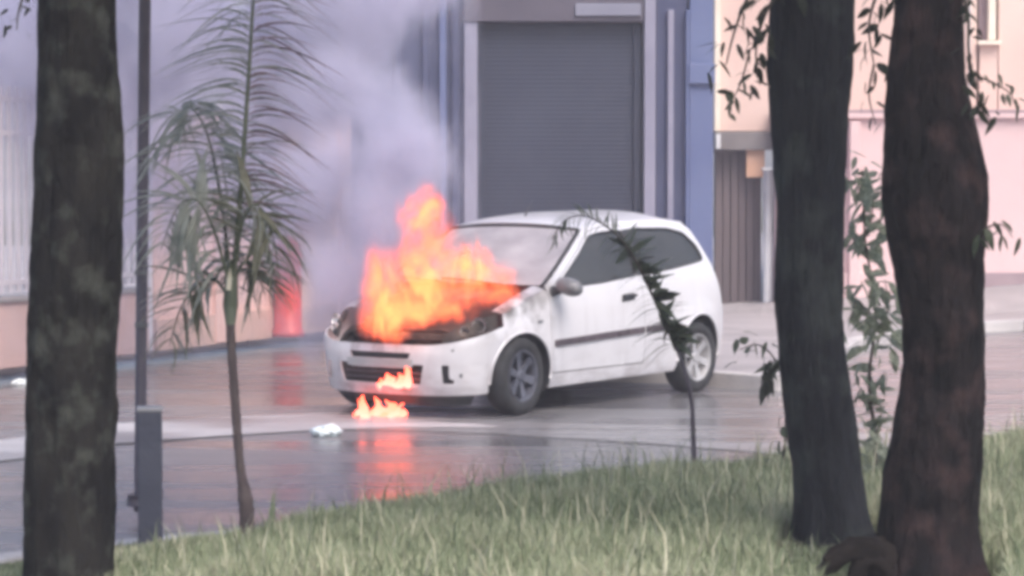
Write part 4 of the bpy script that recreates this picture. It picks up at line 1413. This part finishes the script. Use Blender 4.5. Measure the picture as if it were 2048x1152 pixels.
    def rf(u, v):
        a = u * 2 - 1
        x = 0.262 + (-1.245 - 0.262) * v
        z = float(np.interp(x, railx, railz))
        y = ys(x, z)
        crown = 0.062 * (0.55 + 0.45 * math.sin(min(1, v * 1.6 + 0.1) * PI / 2)) * (1 - 0.4 * max(0, v - 0.8) / 0.2)
        bow = 0.085 * (1 - a * a) * (1 - v) ** 3
        lip = -0.010 * max(0, 1 - v / 0.03)
        return pit((x + bow, a * y, z + crown * (1 - abs(a) ** 2.6) + 0.012 * (1 - a * a) + lip))
    MB().grid(rf, 36, 36).build('roof', M['white'], root, smooth=True, solid=0.012)
    MB().tube([rf(0.5, 0.12) + Vector((0, 0, 0.004)), rf(0.5, 0.12) + Vector((-0.10, 0, 0.13))], [0.008, 0.003], 6).build('aerial', M['plastic'], root)

    # tailgate, rear glass, rear bumper
    prof = [(-1.24, 1.395)] + rear + [(-1.60, 0.24)]

    def rr(u, v):
        a = u * 2 - 1
        k = v * (len(prof) - 1); i = min(int(k), len(prof) - 2); t = k - i
        x = prof[i][0] + (prof[i + 1][0] - prof[i][0]) * t
        z = prof[i][1] + (prof[i + 1][1] - prof[i][1]) * t
        return pit((x - 0.085 * (1 - a * a), a * (ys(x, z) - 0.002), z + 0.05 * (1 - a * a) * max(0, 1 - v * 4)))
    MB().grid(rr, 24, 30).build('tailgate', M['white'], root, smooth=True)
    MB().grid(lambda u, v: rr(0.1 + 0.8 * u, 0.08 + 0.24 * v) + Vector((-0.012, 0, 0.004)), 16, 8).build('rear_window', M['glass'], root, smooth=True)
    for u0 in (0.03, 0.86):
        MB().grid(lambda u, v: rr(u0 + 0.11 * u, 0.36 + 0.16 * v) + Vector((-0.012, 0, 0.002)), 4, 6).build('tail_lamp', M['red'], root, smooth=True)

    # floor pan, dashboard, seats
    for y in (0.715, -0.715):
        MB().box((0.06, y, 0.30), (1.74, 0.05, 0.19)).build('inner_sill', M['plastic'], root)
    fl = MB()
    fl.box((0.0, 0, 0.235), (1.75, 1.50, 0.07))
    fl.box((-1.25, 0, 0.33), (0.9, 0.76, 0.16))
    fl.box((1.25, 0, 0.29), (0.7, 0.72, 0.10))
    fl.build('floor_pan', M['plastic'], root)
    MB().box((0.86, 0, 0.85), (0.30, 1.38, 0.22), taper=0.9).build('dashboard', M['plastic'], root, bevel=0.03)
    MB().box((0.98, 0, 0.62), (0.04, 1.40, 0.60)).build('firewall', M['plastic'], root)
    for y in (0.36, -0.36):
        st = MB()
        st.box((0.10, y, 0.50), (0.50, 0.48, 0.18))
        st.build('seat', M['seat'], root, bevel=0.04)
        bk = MB()
        for k in range(1):
            bk.box((0, 0, 0), (0.14, 0.46, 0.66), taper=0.8)
        b = bk.build('seat_back', M['seat'], root, bevel=0.05)
        b.location = (-0.22, y, 0.85); b.rotation_euler = (0, R(-16), 0)
        hb = MB().box((0, 0, 0), (0.09, 0.26, 0.18), taper=0.85).build('headrest', M['seat'], root, bevel=0.03)
        hb.location = (-0.335, y, 1.27); hb.rotation_euler = (0, R(-12), 0)
    MB().box((-0.85, 0, 0.62), (0.5, 1.25, 0.2)).build('rear_bench', M['seat'], root, bevel=0.04)
    b = MB().box((0, 0, 0), (0.14, 1.22, 0.60), taper=0.92).build('rear_backrest', M['seat'], root, bevel=0.04)
    b.location = (-1.13, 0, 0.90); b.rotation_euler = (0, R(-14), 0)
    ring = [Vector((0.47 + 0.06 * math.cos(a), 0.36 + 0.18 * math.sin(a), 0.93 + 0.17 * math.cos(a))) for a in np.linspace(0, 2 * PI, 25)]
    MB().tube(ring, 0.014, 6, cap=False).build('steering_wheel', M['plastic'], root, smooth=True)
    # exhaust
    MB().tube([(-1.0, -0.35, 0.24), (-1.85, -0.38, 0.24)], 0.025, 8).build('exhaust', M['plastic'], root)
    return root


CAR = car()
# ------------------------------------------------------------------ fire and smoke
def field_nodes(nt, puffs, origin, blend=0.15):
    """largest of several soft ellipsoids, in the box's own coordinates"""
    tc = nt.nodes.new('ShaderNodeTexCoord')
    acc = None
    for (c, r, k) in puffs:
        sub = nt.nodes.new('ShaderNodeVectorMath'); sub.operation = 'SUBTRACT'
        nt.links.new(tc.outputs['Object'], sub.inputs[0]); sub.inputs[1].default_value = tuple(Vector(c) - origin)
        dv = nt.nodes.new('ShaderNodeVectorMath'); dv.operation = 'DIVIDE'
        nt.links.new(sub.outputs[0], dv.inputs[0]); dv.inputs[1].default_value = tuple(r)
        ln = nt.nodes.new('ShaderNodeVectorMath'); ln.operation = 'LENGTH'
        nt.links.new(dv.outputs[0], ln.inputs[0])
        mr = nt.nodes.new('ShaderNodeMapRange')
        mr.inputs['From Min'].default_value = 1.0; mr.inputs['From Max'].default_value = 0.0
        mr.inputs['To Min'].default_value = 0.0; mr.inputs['To Max'].default_value = k
        nt.links.new(ln.outputs['Value'], mr.inputs['Value'])
        if acc is None:
            acc = mr.outputs[0]
        else:
            mx = nt.nodes.new('ShaderNodeMath'); mx.operation = 'SMOOTH_MAX'; mx.inputs[2].default_value = blend
            nt.links.new(acc, mx.inputs[0]); nt.links.new(mr.outputs[0], mx.inputs[1])
            acc = mx.outputs[0]
    return tc, acc


def noise_node(nt, tc, scale, detail, stretch, rough=0.6, dist=0.0):
    mp = nt.nodes.new('ShaderNodeMapping'); mp.inputs['Scale'].default_value = stretch
    nt.links.new(tc.outputs['Object'], mp.inputs['Vector'])
    n = nt.nodes.new('ShaderNodeTexNoise'); n.inputs['Scale'].default_value = scale
    n.inputs['Detail'].default_value = detail; n.inputs['Roughness'].default_value = rough; n.inputs['Distortion'].default_value = dist
    nt.links.new(mp.outputs[0], n.inputs['Vector'])
    return n.outputs['Fac']


def math_node(nt, op, a, b=None, clamp=False):
    m = nt.nodes.new('ShaderNodeMath'); m.operation = op; m.use_clamp = clamp
    for i, x in enumerate((a, b)):
        if x is None: continue
        if isinstance(x, (int, float)): m.inputs[i].default_value = x
        else: nt.links.new(x, m.inputs[i])
    return m.outputs[0]


def domain(name, lo, hi, mat):
    lo, hi = Vector(lo), Vector(hi)
    c = (lo + hi) / 2
    o = MB().box((0, 0, 0), hi - lo).build(name, mat, None, 'stuff')
    o.location = c
    return o, c


def smoke():
    def S(x, y, Y, r, k=1.0, sx=1.0, sz=1.0):
        return (P(x, y, Y), (r * sx, r, r * sz), k)
    puffs = [S(700, 560, 20.9, 0.62), S(640, 640, 21.0, 0.5, 0.8), S(790, 440, 21.0, 0.55, 1.2), S(800, 320, 21.3, 0.56, 1.1), S(775, 230, 21.6, 0.54, 1.05),
             S(690, 380, 21.6, 0.75, 1.0), S(650, 190, 22.0, 0.60, 1.2), S(560, 120, 22.4, 0.80, 1.1), S(480, 300, 22.4, 1.0, 0.9), S(420, 60, 22.8, 0.95, 1.0),
             S(610, 430, 21.8, 0.80, 0.75), S(340, 380, 23.0, 0.9, 0.65), S(180, 330, 23.8, 0.9, 0.55), S(620, -60, 22.2, 0.85, 1.2), S(790, -20, 22.4, 0.55, 1.1), S(280, 160, 23.2, 1.0, 0.9), S(300, -80, 23.0, 1.0, 1.0),
             S(120, 40, 23.6, 1.05, 0.9), S(-60, 80, 24.0, 1.1, 0.9), S(440, 480, 22.0, 0.8, 0.4), S(840, -60, 22.6, 0.5, 1.0), S(700, 40, 22.4, 0.6, 1.1), S(200, -60, 23.4, 1.0, 0.9), S(50, 160, 23.8, 0.9, 0.8)]
    lo = Vector((min(p[0].x - p[1][0] for p in puffs), min(p[0].y - p[1][1] for p in puffs), 0.15))
    hi = Vector((max(p[0].x + p[1][0] for p in puffs), max(p[0].y + p[1][1] for p in puffs), 4.4))
    m = bpy.data.materials.new('smoke_volume'); m.use_nodes = True
    nt = m.node_tree; nt.nodes.remove(nt.nodes['Principled BSDF']); out = nt.nodes['Material Output']
    o, c = domain('smoke', lo, hi, m)
    tc, f = field_nodes(nt, puffs, c)
    n = noise_node(nt, tc, 1.7, 6, (1.0, 1.0, 0.62), 0.62, 1.1)
    v = math_node(nt, 'MULTIPLY', math_node(nt, 'SUBTRACT', n, 0.5), 2.7)
    v = math_node(nt, 'MULTIPLY', v, math_node(nt, 'MULTIPLY', f, 3.0, True))
    d = math_node(nt, 'ADD', f, v)
    mr = nt.nodes.new('ShaderNodeMapRange'); mr.interpolation_type = 'SMOOTHSTEP'
    mr.inputs['From Min'].default_value = 0.10; mr.inputs['From Max'].default_value = 0.90
    mr.inputs['To Min'].default_value = 0.0; mr.inputs['To Max'].default_value = SMOKE_D
    nt.links.new(d, mr.inputs['Value'])
    pv = nt.nodes.new('ShaderNodeVolumePrincipled')
    pv.inputs['Color'].default_value = (0.80, 0.78, 0.905, 1)
    pv.inputs['Anisotropy'].default_value = 0.2
    nt.links.new(mr.outputs[0], pv.inputs['Density'])
    nt.links.new(pv.outputs[0], out.inputs['Volume'])
    m.cycles.volume_step_rate = 0.6
    o['label'] = 'pale lilac smoke drifting up and left from the engine bay'


SMOKE_D = 5.0


def fire():
    def S(x, y, Y, rx, rz, k=1.0):
        return (P(x, y, Y), (rx, 0.30, rz), k)
    Y = 20.0
    puffs = [S(788, 622, 19.6, 0.22, 0.30, 1.6), S(770, 580, 19.8, 0.24, 0.40, 1.15), S(850, 565, Y, 0.46, 0.42, 1.15), S(925, 545, Y, 0.34, 0.36, 1.2), S(862, 500, Y, 0.28, 0.42, 1.1),
             S(850, 440, Y, 0.20, 0.36, 1.1), S(865, 410, Y, 0.14, 0.16, 0.9), S(990, 585, 20.1, 0.28, 0.20, 0.85), S(740, 640, 19.8, 0.14, 0.2, 0.8), S(760, 540, 20.0, 0.10, 0.24, 0.75), S(900, 615, 19.8, 0.30, 0.16, 0.95), S(830, 625, 19.7, 0.24, 0.16, 1.0), S(752, 560, 20.0, 0.17, 0.44, 0.5), S(815, 440, 20.1, 0.14, 0.36, 0.5), S(1000, 560, 20.1, 0.22, 0.24, 0.6)]
    lo = Vector((min(p[0].x - p[1][0] for p in puffs) - 0.1, 19.15, 0.45)); hi = Vector((max(p[0].x + p[1][0] for p in puffs) + 0.1, 20.5, 2.15))
    m = bpy.data.materials.new('flame_volume'); m.use_nodes = True
    nt = m.node_tree; nt.nodes.remove(nt.nodes['Principled BSDF']); out = nt.nodes['Material Output']
    o, c = domain('engine_flames', lo, hi, m)
    tc, f = field_nodes(nt, puffs, c, 0.05)
    n = noise_node(nt, tc, 4.6, 6, (1, 1, 0.55), 0.65, 1.6)
    v = math_node(nt, 'MULTIPLY', math_node(nt, 'SUBTRACT', n, 0.5), 4.6)
    v = math_node(nt, 'MULTIPLY', v, math_node(nt, 'MULTIPLY', f, 3.0, True))
    d = math_node(nt, 'ADD', f, v)
    mr = nt.nodes.new('ShaderNodeMapRange'); mr.interpolation_type = 'SMOOTHSTEP'
    mr.inputs['From Min'].default_value = 0.12; mr.inputs['From Max'].default_value = 1.30
    nt.links.new(d, mr.inputs['Value'])
    ramp = nt.nodes.new('ShaderNodeValToRGB')
    e = ramp.color_ramp.elements
    e[0].position = 0.0; e[0].color = (1.0, 0.12, 0.06, 1)
    e[1].position = 1.0; e[1].color = (1.0, 0.34, 0.10, 1)
    k = e.new(0.55); k.color = (1.0, 0.135, 0.05, 1)
    nt.links.new(mr.outputs[0], ramp.inputs['Fac'])
    em = nt.nodes.new('ShaderNodeEmission')
    nt.links.new(ramp.outputs[0], em.inputs['Color'])
    nt.links.new(math_node(nt, 'MULTIPLY', mr.outputs[0], FLAME_E), em.inputs['Strength'])
    ab = nt.nodes.new('ShaderNodeVolumeAbsorption'); ab.inputs['Color'].default_value = (0.25, 0.2, 0.2, 1)
    nt.links.new(math_node(nt, 'MULTIPLY', mr.outputs[0], 7.0), ab.inputs['Density'])
    ad = nt.nodes.new('ShaderNodeAddShader')
    nt.links.new(em.outputs[0], ad.inputs[0]); nt.links.new(ab.outputs[0], ad.inputs[1])
    nt.links.new(ad.outputs[0], out.inputs['Volume'])
    m.cycles.volume_step_rate = 0.35
    o['label'] = 'tall orange flames rising from the burnt bonnet'

    # burning drips below the bumper: tongues with a surface of their own
    fm, nt, b, out = new_mat('flame_tongue')
    nt.nodes.remove(b)
    tc = nt.nodes.new('ShaderNodeTexCoord')
    sp = nt.nodes.new('ShaderNodeSeparateXYZ'); nt.links.new(tc.outputs['Generated'], sp.inputs[0])
    r = nt.nodes.new('ShaderNodeValToRGB'); e = r.color_ramp.elements
    e[0].color = (1.0, 0.17, 0.13, 1); e[1].color = (1.0, 0.10, 0.05, 1); e[1].position = 0.9
    nt.links.new(sp.outputs['Z'], r.inputs['Fac'])
    em = nt.nodes.new('ShaderNodeEmission'); nt.links.new(r.outputs[0], em.inputs[0]); em.inputs[1].default_value = 4.0
    nt.links.new(em.outputs[0], out.inputs['Surface'])
    def jag(mb, s):
        mb.v = [tuple(Vector(v) + 0.034 * noise.noise_vector(Vector((v[0] * 13, v[1] * 13, v[2] * 9 + s))) + 0.016 * noise.noise_vector(Vector((v[0] * 34, v[1] * 34, v[2] * 20 + s)))) for v in mb.v]
        return mb
    root = empty('ground_fire', G(765, 836))
    tag(root, 'low pink white flames burning on the wet road under the front bumper', 'fire')
    rnd = random.Random(2)
    o0 = Vector(root.location)
    for (x0, y0, x1, y1, w) in ((716, 834, 728, 790, 0.035), (735, 836, 722, 796, 0.03), (745, 838, 762, 806, 0.04), (770, 838, 752, 798, 0.045), (790, 836, 772, 800, 0.05), (806, 834, 788, 806, 0.04), (760, 838, 800, 818, 0.03), (728, 838, 745, 815, 0.03), (815, 836, 806, 820, 0.02), (722, 838, 708, 822, 0.022), (780, 836, 812, 806, 0.018)):
        Yd = o0.y + rnd.uniform(-0.12, 0.25)
        a, bb = P(x0, y0, Yd) - o0, P(x1, y1, Yd) - o0
        mid = a.lerp(bb, 0.5) + Vector((rnd.uniform(-0.02, 0.02), 0, 0))
        c = bezier([a, mid, bb], 36)
        rr_ = [w * (0.75 + 0.5 * math.sin(PI * min(1, i / 24))) * (1 - (i / 36) ** 1.4) + 0.0015 for i in range(37)]
        jag(MB().tube(c, rr_, 20), x0).build('flame', fm, root, smooth=True)
    g2 = empty('grille_fire', G(765, 836) + Vector((0, 0.05, 0.30)))
    tag(g2, 'small pink white flames licking out of the lower grille', 'fire')
    o0 = Vector(g2.location)
    for (x, y, w, h) in ((775, 772, 0.05, 0.10), (800, 774, 0.04, 0.11), (815, 772, 0.035, 0.14), (755, 774, 0.03, 0.06)):
        Yd = G(765, 836).y - 0.02
        a, bb = P(x, y, Yd) - o0, P(x + rnd.uniform(-8, 4), y, Yd) - o0 + Vector((0, 0, h))
        c = bezier([a, a.lerp(bb, 0.5) + Vector((0.015, 0, 0)), bb], 30)
        jag(MB().tube(c, [w * 0.8 * (0.8 + 0.4 * math.sin(PI * i / 30)) * (1 - (i / 30) ** 1.4) + 0.0015 for i in range(31)], 18), x).build('flame', fm, g2, smooth=True)


FLAME_E = 11.5
smoke()
fire()


# ------------------------------------------------------------------ smoky air
def haze():
    m = bpy.data.materials.new('smoky_air'); m.use_nodes = True
    nt = m.node_tree; nt.nodes.remove(nt.nodes['Principled BSDF']); out = nt.nodes['Material Output']
    pv = nt.nodes.new('ShaderNodeVolumePrincipled')
    pv.inputs['Color'].default_value = (0.92, 0.90, 1.0, 1)
    pv.inputs['Density'].default_value = HAZE
    nt.links.new(pv.outputs[0], out.inputs['Volume'])
    MB().box((0, 90, 5.5), (300, 220, 13.5)).build('haze', m, None, 'stuff')


HAZE = 0.0030
haze()
